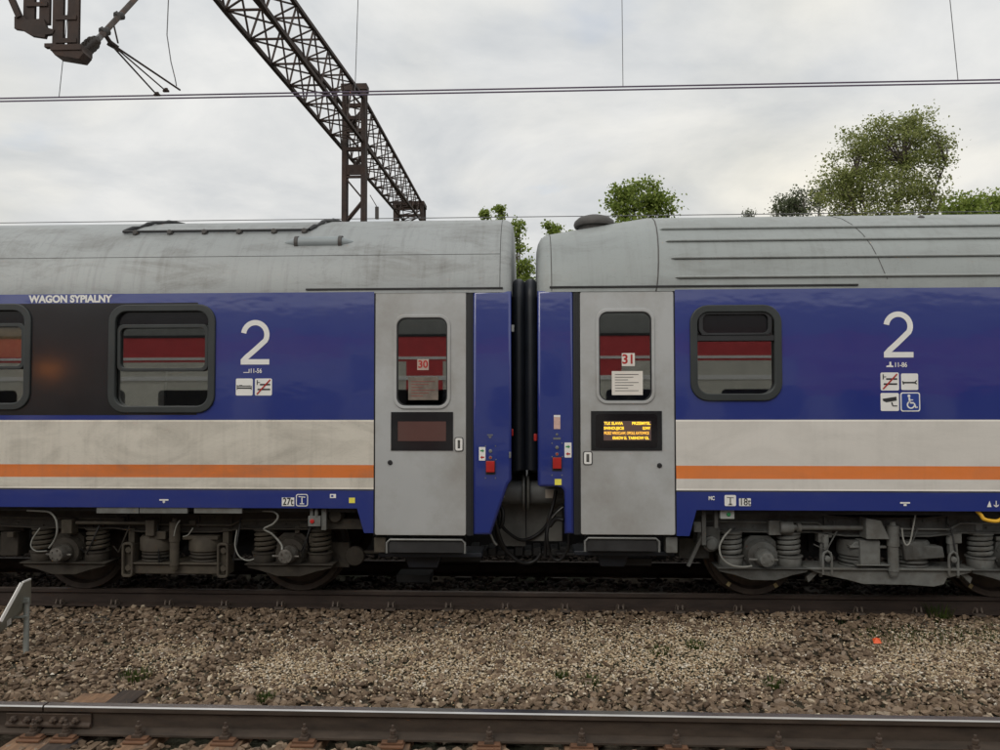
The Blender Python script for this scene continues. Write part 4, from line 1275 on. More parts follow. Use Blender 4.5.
buttons(sl, 0, (479, 485.5), (447, 460.5), -1, None)
b = MB(); x, z = P(490, 435.5, S); b.box(x - .028, x + .028, S - .003, S - .001, z, z + .012); b.prism([(x - .02, z - .006), (x + .02, z - .006), (x, z - .03)], 'y', S - .003, S - .001); b.obj('small_label', M_SILVER, sl)
b = MB(); x, z = P(511, 433, S); b.box(x - .01, x + .02, S + .10, S + .16, z - .035, z + .035); b.obj('tail_lamp', M_RED, sl, bevel=.005)
b = MB(); x, z = P(509, 455, S); b.box(x, x + .02, S - .012, S + .02, z - .03, z + .03); b.obj('hinge', M_SILVER, sl, bevel=.004)
b = MB(); x, z = P(512, 328, S); b.box(x - .01, x + .02, S + .03, S + .07, z - .035, z + .035); b.obj('hinge', M_SILVER, sl, bevel=.004)


def steps(root, px0, px1, pyt, blk, brks):
    """footstep below the door"""
    x0, x1, z0, z1 = pxrect(px0, pyt, px1, pyt + 13.5, S + .05)
    b = MB()
    b.tube([(x0, S + .04, z0), (x0, S + .04, z1 - .03), (x0 + .03, S + .04, z1), (x1 - .03, S + .04, z1), (x1, S + .04, z1 - .03), (x1, S + .04, z0)], .012, 8)
    st = b.obj('step', M_SILVER, root)
    b = MB(); b.box(x0 + .015, x1 - .015, S + .05, S + .35, z0, z1 - .02); b.obj('tread', M_DARK, root, st, bevel=.005)
    b = MB()
    b.box(x0 - .10, x1 + .16, S + .14, S + .5, z0 - .06, z0 - .015)
    b.prism([(x0 + .12, z0 - .06), (x1 - .25, z0 - .06), (x1 - .30, z0 - .20), (x0 + .17, z0 - .20)], 'y', S + .3, S + .5)
    b.obj('step_box', M_BELL, root, bevel=.008)
    b = MB(); pbox(b, *blk, S + .06, S + .2); b.obj('bracket', M_BG_GLT if brks else M_BG_LT, root, bevel=.005)


steps(sl, 387, 465, 539.5, (374, 537.5, 385.5, 552.5), 0)
# underframe: sole bar, steps of grey panel edges, boxes
b = MB(); b.box(LEFT_FAR, PX(489, S), S + .12, S + .2, .90, 1.08); b.box(LEFT_FAR, PX(487, S), S + .2, S + 2.6, .93, 1.08); b.obj('underframe', M_DARK, sl)
b = MB()
for (a_, c_) in ((97, 139), (140, 187.5), (194.5, 242)):
    x0, x1, z0, z1 = pxrect(a_, 509.5, c_, 512.8, S + .02); b.box(x0, x1, S + .012, S + .05, z0 - .004, Z_BOT - .003)
b.obj('skirt_edge', M_BG_GLT, sl)
xa_ = PX(70, 7.6, 550); xb_ = PX(292.5, 7.6, 550)
bl = bogie(sl, xa_, xb_, False)
cable(sl, None, [(27, 510.5, 7.35), (40, 511, 7.35), (50, 512.5, 7.35), (56, 520, 7.35), (57, 532, 7.35), (54, 541, 7.38), (49, 548, 7.4)], .010, M_CABLE)
cable(sl, None, [(40, 528, 7.45), (33, 538, 7.42), (31, 546, 7.4), (36, 551, 7.4), (47, 551, 7.38)], .006, M_CABLE)
cable(sl, None, [(244, 511, 7.4), (262, 511, 7.38), (274, 512, 7.36), (278, 517, 7.35), (273, 524, 7.36), (264, 529, 7.38), (272, 534, 7.4), (281, 544, 7.4), (282, 550, 7.38)], .010, M_CABLE)
cable(sl, None, [(237, 530, 7.45), (235, 545, 7.42), (239, 556, 7.4), (247, 560.5, 7.4), (254, 559, 7.4)], .007, M_CABLE)
cable(sl, None, [(180, 520, 7.42), (176, 527, 7.4), (174, 536, 7.4)], .006, M_CABLE)
cable(sl, None, [(193, 528, 7.4), (188, 535, 7.4), (183, 536.5, 7.4)], .005, M_CABLE)
b = MB(); x0, x1, z0, z1 = pxrect(308, 516, 320.5, 526.5, S + .06); b.box(x0, x1, S + .06, S + .12, z0, z1, 0); b.lathe([(.024, 0), (.02, -.015)], 'y', ((x0 + x1) / 2 - .02, S + .06, (z0 + z1) / 2), 12, 1)
b.obj('control_box', [M_BG_GLT, M_RED], sl, bevel=.004)
b = MB(); pbox(b, 310, 507, 313, 517, S + .08, S + .1); pbox(b, 321.5, 509, 326, 530, S + .08, S + .12); x, z = P(316.5, 512.5, S + .07); b.lathe([(.016, -.04), (.02, 0), (.012, .04)], 'z', (x, S + .07, z), 10)
b.obj('pipe', M_BG_GLT, sl)
b = MB(); x, z = P(335, 516, S + .15); b.lathe([(.06, 0), (.075, .04), (.075, .2)], 'y', (x, S + .15, z), 20); pbox(b, 327, 519, 362, 529, S + .2, S + .3)
b.obj('air_valve', M_BG_BRN, sl, bevel=0)
# bits at the wheel: brake shoe holder between bogie and step
b = MB(); x, z = P(355, 556, 7.7); b.lathe([(.03, -.01), (.095, 0), (.10, .01), (.10, .06)], 'y', (x, 7.68, z), 24); b.box(x - .30, x - .06, 7.7, 7.78, z - .12, z + .14); b.box(x + .05, x + .35, 7.72, 7.76, z + .02, z + .05)
b.obj('brake_cylinder', M_BG_BRN, sl, bevel=.006)
b = MB(); b.box(-24.5, PX(-60, 7.6), 7.7, 9.6, .42, .93); b.obj('equipment_case', M_DARK, sl, bevel=.03)
b = MB(); pbox(b, 0, 532, 18, 556, 7.62, 7.8); pbox(b, -30, 522, 24, 531, 7.66, 7.9); b.obj('equipment_box', M_BG_BRN, sl, bevel=.01)
b = MB(); pbox(b, 405, 556, 480, 562, 7.9, 8.4); pbox(b, 396, 575, 430, 583, 8.2, 8.5); b.obj('drain_box', M_DARK, sl, bevel=.01)


def buffer(root, xe, xh, sgn):
    z = 1.055; y = YC - .875
    b = MB(); b.tube([(xe, y, z), (xh - sgn * .035, y, z)], .12, 24)
    bf = b.obj('buffer', simple('buffer_grey', (0.13, 0.135, 0.135), 0.55, var=0.2, scale=6), root)
    b = MB(); b.lathe([(.03, 0), (.17, 0), (.185, sgn * .012), (.185, sgn * .028), (.12, sgn * .036), (.02, sgn * .038)], 'x', (xh - sgn * .038, y, z), 32)
    b.obj('buffer_head', M_BG_GLT, root, bf)
    yf_ = YC + .875
    b = MB(); b.tube([(xe, yf_, z), (xh - sgn * .035, yf_, z)], .12, 20); b.lathe([(.03, 0), (.185, 0), (.185, sgn * .03)], 'x', (xh - sgn * .038, yf_, z), 24)
    b.obj('buffer', M_VENT, root)
    x0 = (xe + xh) / 2 - .02
    b = MB(); b.box(x0 - .05 - sgn * .06, x0 + .05 - sgn * .06, y - .128, y - .10, z - .045, z + .045); b.obj('buffer_sticker', M_PAPERG, root, bf)


XM = PX(526, 7.8, 495)
buffer(sl, PX(490, 7.8, 495), XM - .003, 1)


def bellows(root, xc_, r_):
    b = MB(); y0, y1 = S + .38, S + 2.44; zt = 3.20; rc = .16
    pts = [(xc_, y0, 1.30), (xc_, y0, 2.0), (xc_, y0, zt - rc)]
    for i in range(1, 7):
        a = R(180 - 90 * i / 6); pts.append((xc_, y0 + rc + rc * math.cos(a), zt - rc + rc * math.sin(a)))
    for i in range(0, 7):
        a = R(90 - 90 * i / 6); pts.append((xc_, y1 - rc + rc * math.cos(a), zt - rc + rc * math.sin(a)))
    pts.append((xc_, y1, 1.30))
    b.tube(pts, r_, 20)
    b.obj('gangway_bellows', M_BELL, root, smooth=60)


XRE = PX(537.5, S)
gm = (XLE + XRE) / 2
hw = (XRE - XLE) / 4
bellows(sl, gm - hw, hw + .006)
b = MB(); b.box(XLE - .01, gm - hw, S + .62, S + .66, 1.25, 3.1); b.obj('gangway_wall', M_BELL, sl)
b = MB(); pbox(b, 499, 498, 525.5, 546, 7.98, 8.3); b.box(PX(514, 7.97) - .003, PX(514, 7.97) + .003, 7.972, 7.98, .5, .9); b.obj('coupling_shroud', simple('shroud_grey', (0.17, 0.17, 0.16), 0.8, var=0.2), sl)
cable(sl, None, [(497, 508, 7.8), (501, 524, 7.8), (510, 534, 7.85), (522, 540, 7.9), (535, 536, 7.95), (546, 526, 7.95), (552, 512, 7.9)], .018, M_HOSE, 'jumper_cable')
cable(sl, None, [(494, 515, 7.6), (499, 535, 7.65), (506, 550, 7.7), (518, 561, 7.75), (528, 563, 7.8), (536, 560, 7.8), (541, 553, 7.8)], .020, M_HOSE, 'jumper_cable')
cable(sl, None, [(500, 505, 7.7), (503, 513, 7.65), (502, 524, 7.65), (497, 531, 7.7), (501, 545, 7.7), (512, 556, 7.75)], .022, M_HOSE, 'brake_hose')
cable(sl, None, [(490, 533, 7.45), (494, 542, 7.45), (497, 545, 7.45)], .012, M_BG_GLT, 'handrail')
b = MB()
for px in range(470, 560, 9): pbox(b, px, 547 + (px * 7 % 5), px + 8, 556, 8.0, 8.3)
b.obj('draw_gear', M_DARK, sl, bevel=.01)

# ---------------------------------------------------------------- right: the seating car
RIGHT_FAR = 26.0
pc = thing('passenger_coach', 'clean blue and white coach with ribbed grey roof and amber display, right of the gangway', 'railway coach', (6, YC, 0))
dr = (580.5, 291.5, 674.5, 535)
ex0, ex1, ez0, ez1 = pxrect(*dr, S)
holes = [coach_window(pc, 690, 305, 781.5, 401, 'flap')]
zb2 = P(684, 536, S)[1]
b = MB()
b.plate([(ex1 + .012, zb2), (PX(689.5, S, 536), zb2), (PX(696.5, S, 509), Z_BOT), (RIGHT_FAR, Z_BOT), (RIGHT_FAR, Z_GUT), (ex1 + .012, Z_GUT)], holes, S, .03)
b.obj('body_side', M_LIV_R, pc, smooth=0)
b = MB(); zc1 = P(550, 487, S)[1]; ze1 = P(570, 534, S)[1]
xx_ = PX(564.5, S, 500)
b.plate([(XRE, zc1 + .02), (XRE + .02, zc1), (xx_ - .07, zc1), (xx_ - .03, zc1 - .01), (xx_ - .008, zc1 - .035), (xx_, zc1 - .08), (xx_, ze1), (PX(573.5, S), ze1), (PX(573.5, S), Z_GUT), (XRE, Z_GUT)], [], S, .09, .028)
b.obj('end_panel', M_LIV_B, pc, smooth=60)
b = MB()
b.box(XRE + .01, RIGHT_FAR, S + 2.79, S + 2.82, Z_BOT, Z_GUT, 1)
b.box(PX(572, S), RIGHT_FAR, S + .035, S + 2.79, 1.08, 1.22, 0); b.box(XRE + .03, PX(572, S), S + .9, S + 1.9, 1.08, 1.22, 0)
b.box(XRE + .012, RIGHT_FAR, S + .035, S + 2.79, 3.0, 3.045, 0)
b.box(XRE + .012, XRE + .05, S + .09, S + 2.79, 1.22, 3.0, 0)
b.box(RIGHT_FAR - .05, RIGHT_FAR, S + .035, S + 2.79, 1.22, 3.0, 0)
b.obj('carcass', [M_DARK, M_LIV_R], pc)
b = MB(); b.box(ex1 + .2, RIGHT_FAR - .1, S + 1.1, S + 1.14, 1.22, 3.0); b.box(ex1 + .16, ex1 + .2, S + .1, S + 1.14, 1.22, 3.0); b.box(ex0 - .3, ex1 + .16, S + 1.5, S + 1.54, 1.22, 3.0)
b.obj('partition', M_INT, pc)
x6 = PX(661, S); x55 = PX(552, S)
rs = [(PX(537.5, S), .62, .05), (PX(539, S), .70, .03), (PX(542, S), .76, .014), (PX(546, S), .795, .005), (x55, .815, 0), (PX(590, S), .88, 0), (PX(630, S), .95, 0), (x6, 1.0, 0), (RIGHT_FAR, 1, 0)]
roof(rs, M_ROOF_R, pc)


def rtube(x, k_of, u0, u1, r_, name, mat):
    b = MB(); b.tube([(x(u / 4), *(lambda q: (q[0] - .002, q[1] + .001))(roof_pt(u / 4, k=k_of)))for u in range(int(u0 * 4), int(u1 * 4))], r_, 6)
    return b.obj(name, mat, pc, smooth=60)


rtube(lambda u: x6 + .012 * u - .04, 1.0, .2, 9.5, .006, 'roof_joint', M_VENT)
rtube(lambda u: x55 + .0, .815, .4, 9.5, .004, 'roof_joint', M_VENT)
xs_ = PX(885, S)
rtube(lambda u: xs_ + .10 - .035 * u, 1.0, 1.6, 9.5, .003, 'roof_joint', M_VENT)
for k_, (py, pxr) in enumerate(((229.5, 672), (241.5, 672), (258.5, 672), (277.5, 672))):
    u = u_for(py, pxr); y_, z_ = roof_pt(u)
    xst = x6 + .09 + .03 * k_
    # local outward normal of the profile
    y2, z2 = roof_pt(u + .1); nrm = Vector((0, -(z2 - z_), (y2 - y_))).normalized()
    nrm = nrm if nrm.z > 0 else -nrm
    b = MB(); pts = [(xst - .03, y_, z_), (xst, y_ + nrm.y * .012, z_ + nrm.z * .012), (RIGHT_FAR - .1, y_ + nrm.y * .012, z_ + nrm.z * .012)]
    b.tube(pts, [.004, .014, .014], 8); b.obj('roof_rib', M_ROOF_R, pc, smooth=60)
y_, z_ = roof_pt(u_for(285.8, 700))
b = MB(); b.box(PX(550, S), PX(860, S), y_ - .014, y_ + .01, z_ - .012, z_ + .006); b.obj('gutter', M_DARK, pc, bevel=.003)
# roof ventilator
xv, _z = P(594.5, 222, S + .9)
zv = roof_pt(8.5, k=.885)[1]
b = MB(); b.lathe([(.17, -.05), (.17, .02), (.215, .025), (.225, .05), (.215, .085), (.17, .125), (.09, .15), (.01, .155)], 'z', (xv, S + .95, zv), 28)
b.obj('roof_ventilator', M_VENT, pc)
b = MB(); xk, zk = P(921, 225, S + .6); b.lathe([(.03, -.03), (.035, .01), (.01, .03)], 'z', (xk, S + .6, roof_pt(7.1)[1]), 10); b.obj('roof_aerial', M_VENT, pc)

coach_door(pc, dr, (598.8, 311.5, 651.8, 401), (591, 411, 662, 450.5), (584, 452, 591.5, 464), (659.5, 465.5), -1)
b = MB(); b.box(PX(573.5, S), ex0 - .004, S + .012, S + .05, ez0, Z_GUT); b.box(PX(576.5, S), PX(578, S), S + .002, S + .012, ez0, Z_GUT)
b.box(ex1 + .002, ex1 + .012, S + .01, S + .05, ez0, Z_GUT)
b.obj('door_seal', M_RUBBER, pc)
x0, x1, z0, z1 = pxrect(591, 411, 662, 450.5, S)
b = MB(); b.plate(rect(x0, x1, z0, z1), [], S - .004, .03, 0, 0); b.plate(rrect(x0 + .045, x1 - .045, z0 + .025, z1 - .03, .03, 4), [], S - .0055, .001, 0, 1)
X0, X1, Z0, Z1 = pxrect(603.5, 421, 651, 440.5, S); b.box(X0, X1, S - .008, S - .0065, Z0, Z1, 2)
dsp = b.obj('display', [MATS['display_glass_black'], simple('display_inner', (0.012, 0.010, 0.012), 0.1, var=0.1), M_LEDBG], pc)
hh = (Z1 - Z0) / 4
b = MB()
for i, (lt, rt_) in enumerate((('TLK SLAVIA', 'PRZEMYSL'), ('SWINOUJSCIE', 'GLOWNY'), ('PRZEZ WROCLAW, OPOLE, KATOWICE', None), (None, None))):
    zc_ = Z1 - hh * (i + .5)
    mi = 0 if i != 2 else 1
    hgt = hh * .80
    W_ = X1 - X0
    def put(txt, xa, xb):
        n0 = len(b.v); b.text(txt, hgt, 0, zc_, S - .0088, mi, fat=.0012, th=.001, wide=xb - xa)
        c0 = (min(v[0] for v in b.v[n0:]) + max(v[0] for v in b.v[n0:])) / 2
        b.v[n0:] = [(v[0] - c0 + (xa + xb) / 2, v[1], v[2]) for v in b.v[n0:]]
    if i == 0: put(lt, X0 + .005, X0 + W_ * .41); put(rt_, X0 + W_ * .60, X1 - .005)
    elif i == 1: put(lt, X0 + .003, X0 + W_ * .43); put(rt_, X0 + W_ * .82, X1 - .008)
    elif i == 2: put(lt, X0 + .005, X1 - .02)
    else: put('KRAKOW GL', X0 + W_ * .19, X0 + W_ * .49); put('TARNOW GL', X0 + W_ * .52, X1 - .02)
b.obj('display_text', [M_LED, M_LEDO], pc, dsp, smooth=0)
b = MB(); x0, x1, z0, z1 = pxrect(622, 353, 635, 366, S); b.plate(rect(x0, x1, z0, z1), [], S + .0145, .001, 0, 0)
b.text('31', .125, (x0 + x1) / 2, (z0 + z1) / 2, S + .013, 1, fat=.003, th=.001)
b.obj('number_sticker', [M_PAPER, M_RED], pc)
b = MB(); x0, x1, z0, z1 = pxrect(612, 371, 643, 395, S); b.plate(rect(x0, x1, z0, z1), [], S + .0145, .001, 0, 0)
for i in range(7):
    b.box(x0 + .03, x1 - .04 - .05 * (i % 3), S + .0125, S + .0135, z1 - .03 - i * .026, z1 - .035 - i * .026, 1 if i else 2)
b.obj('notice', [M_PAPER, M_BG_GRY, M_BLK], pc)

class_number(pc, (883.5, 311.5, 913, 357.5), 0)
x, z = P(890, 365, S)
b = MB(); b.prism([(x - .035, z - .02), (x + .03, z - .02), (x + .03, z - .008), (x + .012, z - .005), (x + .01, z + .03), (x - .006, z + .03), (x - .006, z), (x - .035, z - .008)], 'y', S - .003, S - .001)
b.obj('seat_symbol', M_WHITE, pc)
side_text(pc, '11-86', 900.5, 365, 4.6, 12, M_WHITE, .001)
pictogram(pc, (880.5, 372.5, 898.8, 390.5), 'no_bunks'); pictogram(pc, (901, 373.5, 918, 390), 'spanner')
pictogram(pc, (880.5, 393, 898.8, 411), 'camera'); pictogram(pc, (900.3, 392.3, 920, 411.5), 'wheelchair')
side_text(pc, 'MC', 711.5, 498.3, 3.6, 6, M_WHITE, .002)
b = MB(); x0, x1, z0, z1 = pxrect(724.5, 495, 736, 506, S); b.plate(rrect(x0, x1, z0, z1, .012, 3), [], S - .003, .002, 0, 0)
cx_, cz_ = (x0 + x1) / 2, (z0 + z1) / 2
strokes(b, [(-.3, .28, .3, .24, .06), (0, .24, 0, -.2, .1), (-.1, -.3, .1, -.3, .12), (-.2, -.37, .2, -.37, .05)], S - .0035, 1, cx_, cz_, x1 - x0); b.obj('jack_symbol', [M_WHITE, M_BG_GRY], pc)
b = MB(); x0, x1, z0, z1 = pxrect(739, 498.3, 750.8, 506, S); b.plate(rrect(x0, x1, z0, z1, .006, 3), [], S - .003, .002, 0, 0)
b.text('18t', .095, (x0 + x1) / 2, (z0 + z1) / 2, S - .0045, 1, fat=.0008, th=.001, wide=(x1 - x0) * .84); b.obj('weight_label', [M_WHITE, M_BLK], pc)
x, z = P(905, 504, S); b = MB(); b.box(x - .045, x + .045, S - .003, S - .001, z + .004, z + .018); b.prism([(x - .014, z), (x + .014, z), (x + .014, z - .018), (x - .014, z - .018)], 'y', S - .003, S - .001); b.obj('jacking_mark', M_WHITE, pc)
x, z = P(990, 504, S); b = MB(); b.prism([(x - .028, z - .028), (x + .012, z - .028), (x - .004, z + .03)], 'y', S - .003, S - .001)
b.box(x + .052, x + .06, S - .003, S - .001, z - .02, z + .03)
b.prism([(x + .03, z - .005), (x + .038, z - .02), (x + .056, z - .03), (x + .074, z - .02), (x + .082, z - .005), (x + .072, z - .008), (x + .056, z - .018), (x + .04, z - .008)], 'y', S - .003, S - .0012)
b.obj('anchor_symbol', M_WHITE, pc)
buttons(pc, 1, (564.5, 571.5), (442.5, 457.5), -1, None)
b = MB(); x0, x1, z0, z1 = pxrect(553.8, 415, 560.3, 429, S); b.plate(rect(x0, x1, z0, z1), [], S - .003, .002, 0, 0); b.box(x0, x1, S - .005, S - .0035, z1 - .02, z1 - .001, 1); b.obj('notice_sticker', [M_PINK, M_WHITE], pc)
b = MB(); x, z = P(557, 434.5, S); b.lathe([(.013, 0), (.009, -.006)], 'y', (x, S, z), 12); x, z = P(557, 438.5, S); b.box(x - .036, x + .036, S - .003, S - .001, z - .01, z + .01); b.obj('small_label', M_SILVER, pc)
b = MB(); x0, x1, z0, z1 = pxrect(554.7, 479, 561.5, 485, S); b.plate(rect(x0, x1, z0, z1), [], S - .003, .002, 0, 0); b.obj('yellow_label', M_YEL, pc)
b = MB(); x, z = P(536, 438, S); b.box(x - .02, x + .01, S + .10, S + .16, z - .035, z + .035); b.obj('tail_lamp', M_RED, pc, bevel=.005)
steps(pc, 585, 659, 538, (666, 537, 677.5, 553), 1)
b = MB(); b.box(PX(570, S), RIGHT_FAR, S + .12, S + .2, .90, 1.08); b.box(PX(572, S), RIGHT_FAR, S + .2, S + 2.6, .93, 1.08); b.obj('underframe', M_DARK, pc)
xa_ = PX(760, 7.6, 550); xb_ = PX(1011, 7.6, 550)
br = bogie(pc, xa_, xb_, True)
cable(pc, None, [(731, 529, 7.45), (724, 537, 7.42), (719.5, 547, 7.4), (722, 558, 7.38), (731, 565, 7.38), (742, 567, 7.4), (752, 566, 7.4)], .010, M_CABLE)
cable(pc, None, [(915.5, 514, 7.4), (913, 528, 7.38), (910, 542, 7.36), (906, 545, 7.36), (903, 538, 7.38), (902, 528, 7.4)], .008, M_CABLE)
cable(pc, None, [(976, 510, 7.3), (981, 515, 7.29), (984, 519, 7.28), (992, 521, 7.28), (1000, 520, 7.28), (1012, 510, 7.3)], .018, M_YELP, 'yellow_handle')
b = MB(); x0, x1, z0, z1 = pxrect(720.5, 509.5, 734.5, 519, S + .06); b.box(x0, x1, S + .06, S + .12, z0, z1, 0); b.lathe([(.022, 0), (.018, -.012)], 'y', ((x0 + x1) / 2 + .01, S + .06, (z0 + z1) / 2), 12, 1)
b.obj('control_box', [simple('control_grey', (0.36, 0.38, 0.36), 0.5, var=0.1), M_GREEN], pc, bevel=.004)
b = MB(); pbox(b, 702, 509, 706, 545, S + .1, S + .13); pbox(b, 714.5, 509, 718, 528, S + .1, S + .13); pbox(b, 694, 522, 701, 532, S + .1, S + .2)
b.bar((P(703, 534, 7.4)[0], 7.4, P(703, 534, 7.4)[1]), (P(688, 566, 7.4)[0], 7.4, P(688, 566, 7.4)[1]), .03, .03); b.obj('pipe', M_BG_GRY, pc)
b = MB(); x, z = P(711, 544, 7.45); b.lathe([(.075, .1), (.075, 0), (.055, -.012), (.05, -.03), (.018, -.035)], 'y', (x, 7.45, z), 24); b.box(x - .12, x + .10, 7.5, 7.7, z - .02, z + .16); b.box(x - .25, x + .05, 7.75, 7.95, z - .2, z)
b.obj('air_valve', M_BG_GRY, pc)
b = MB(); pbox(b, 858, 509, 898, 514, 7.5, 7.7); pbox(b, 842, 509, 858, 514, 7.6, 7.8); b.obj('equipment_box', M_BG_GRY, pc, bevel=.006)
b = MB(); b.box(PX(1110, 7.6), 25, 7.7, 9.6, .42, .93); b.obj('equipment_case', M_DARK, pc, bevel=.03)
b = MB(); pbox(b, 605, 558, 652, 566, 7.75, 8.2); pbox(b, 556, 553, 600, 556, 7.9, 8.3); b.obj('drain_box', M_DARK, pc, bevel=.01)
buffer(pc, PX(566, 7.8, 495), XM + .003, -1)
bellows(pc, gm + hw, hw + .006)
b = MB(); b.box(gm + hw, XRE + .01, S + .62, S + .66, 1.25, 3.1); b.obj('gangway_wall', M_BELL, pc)
b = MB(); pbox(b, 526.5, 500, 562, 541, 7.98, 8.3); b.obj('coupling_shroud', MATS['shroud_grey'], pc)
cable(pc, None, [(556, 490, 7.6), (553, 505, 7.6), (548, 522, 7.6), (546, 540, 7.65), (545, 556, 7.7)], .018, M_HOSE, 'brake_hose')
cable(pc, None, [(563, 505, 7.5), (556, 512, 7.55), (549, 524, 7.6), (547, 538, 7.6), (551, 556, 7.65), (560, 560, 7.65), (568, 548, 7.6), (569, 534, 7.55)], .016, M_HOSE, 'brake_hose')
cable(pc, None, [(563, 507, 7.45), (557, 512, 7.45), (552, 518, 7.5)], .006, M_SILVER, 'pipe')
cable(pc, None, [(564, 520, 7.5), (556, 519, 7.55), (550, 526, 7.6)], .022, M_HOSE, 'brake_hose')
b = MB()
for px in range(560, 600, 9): pbox(b, px, 547 + (px * 7 % 5), px + 8, 556, 8.0, 8.3)
b.obj('draw_gear', M_DARK, pc, bevel=.01)

# ================================================================== the red and cream train standing behind the camera: seen in the glass and the paint
op = thing('opposite_train', 'red and cream train standing behind the viewer, seen mirrored in the coach windows', 'railway coach', (0, -4, 0))
YO = -2.6
b = MB(); b.box(-22, 22, YO - 2.8, YO, .95, 2.93); b.obj('lower_body', M_FARCREAM, op)
b = MB(); b.box(-22, 22, YO - 2.8, YO + .002, 2.932, 3.52); b.obj('upper_body', M_FARRED, op)
b = MB(); b.prism([(YO, 3.52), (YO - .15, 3.95), (YO - .7, 4.4), (YO - 2.1, 4.4), (YO - 2.65, 3.95), (YO - 2.8, 3.52)], 'x', -22, 22); b.obj('roof', M_FARROOF, op)
b = MB(); b.box(-22, 22, YO + .001, YO + .02, 2.98, 3.04); b.box(-22, 22, YO + .001, YO + .02, 2.50, 2.60); b.obj('pale_stripe', M_WHITE, op)
b = MB(); b.box(-22, 22, YO + .001, YO + .02, 3.50, 3.56); b.box(-22, 22, YO + .001, YO + .01, 2.55, 2.57); b.obj('trim', M_BLK, op)
for x_, w_, z_ in ((-2.45, .42, .96), (1.75, .3, 2.55), (8.6, 2.6, 2.2)):
    b = MB(); b.box(x_ - w_, x_ + w_, YO + .003, YO + .012, z_, 2.93); b.obj('red_panel', M_FARRED, op)
b = MB(); lx_ = -11.25; b.box(lx_ - .10, lx_ + .10, YO + .03, YO + .09, 2.73, 2.80); b.obj('marker_lamp', emis('orange_lamp', (1.0, .28, .03, 1), 110), op)
for x_ in (-3.9, .45, 13.0):
    b = MB(); b.box(x_ - .45, x_ + .45, YO + .003, YO + .03, 1.1, 3.3); b.obj('door', simple('far_door_grey', (0.45, 0.46, 0.43), 0.5, var=0.1), op)
    b = MB(); b.box(x_ - .25, x_ + .25, YO + .031, YO + .035, 2.1, 3.1); b.obj('door_window', M_FARGLASS, op)
for i in range(-7, 8):
    b = MB(); b.plate(rrect(i * 2.6 - .9, i * 2.6 + .9, 1.45, 2.28, .1), [], -YO - .0, .02)
    b.v = [(v[0], YO + .012 - (v[1] + YO), v[2]) for v in b.v]
    b.obj('window', M_FARGLASS, op)
b = MB(); b.box(-21, 21, YO - 2.4, YO - .3, .3, .95); b.obj('underframe', M_DARK, op)

# ================================================================== OVERHEAD LINE
YW = 8.6


def wire(name, pts, r_, mat, label, cat='wire', group=None):
    b = MB(); b.tube(pts, r_, 6)
    o = b.obj(name, mat, None, None, smooth=60); tag(o, label, cat, group); return o


zw = P(300, 92.8, YW)[1]
wire('contact_wire', [(-60, YW, zw), (60, YW, zw)], .009, M_COPPER, 'upper of the two contact wires above the coaches')
wire('contact_wire', [(-60, YW - .02, zw - .045), (60, YW - .02, zw - .045)], .009, M_COPPER, 'lower of the two contact wires above the coaches')
wire('messenger_wire', [(x_, YW, zw + 1.40 + .0035 * x_ * x_) for x_ in range(-40, 41, 4)], .008, M_COPPER, 'carrying wire high above the contact wires')
for (pa, pb, lb) in (((63.5, 55), (59, 99), 'thin dropper wire below the hanging post at far left'), ((622, 0), (623, 88), 'thin dropper wire above the middle of the right coach'),
                     ((950, 0), (958, 80), 'thin dropper wire above the big tree at right'), ((358, 0), (355, 90), 'thin dropper wire beside the gantry mast')):
    xa_, za_ = P(*pa, YW); xb_, zb_ = P(*pb, YW)
    d_ = ((xa_ - xb_) / max(za_ - zb_, .01))
    top = zw + 1.40 + .0035 * xa_ * xa_
    wire('dropper', [(xb_ + d_ * (top - zb_), YW, top), (xb_, YW, zw)], .0045, M_WIRE, lb, 'dropper', 'droppers between carrying wire and contact wires')
    b = MB()
p3 = []
for px, py, Y_ in ((169, -14, 8.6), (168, 10, 8.6), (167, 35, 8.55), (171, 62, 8.5), (175, 78, 8.5), (176.5, 86, 8.5)):
    x, z = P(px, py, Y_); p3.append((x, Y_, z))
wire('dropper', p3, .006, M_WIRE, 'slack curved wire hanging onto the registration arm', 'dropper', 'droppers between carrying wire and contact wires')
zf = P(600, 216, 22)[1]
wire('distant_wire', [(-60, 22, zf), (60, 22, zf)], .012, M_WIRE, 'thin distant wire just above the coach roofs')
zf = P(300, 213.5, 30)[1]

# gantry beam running across the tracks
XG0, XG1 = -4.62, -4.0
gan = thing('gantry', 'rusty lattice gantry beam on braced masts crossing over the tracks', 'gantry', (-4.3, 17.5, 0))


def ztop(y): return np.interp(y, [3, 10.5, 12.6, 17.5, 27.2], [8.45, 8.62, 8.8, 9.28, 9.3])
def zbot(y): return np.interp(y, [3, 10.9, 17.5, 27.2], [7.85, 7.92, 8.2, 8.62])


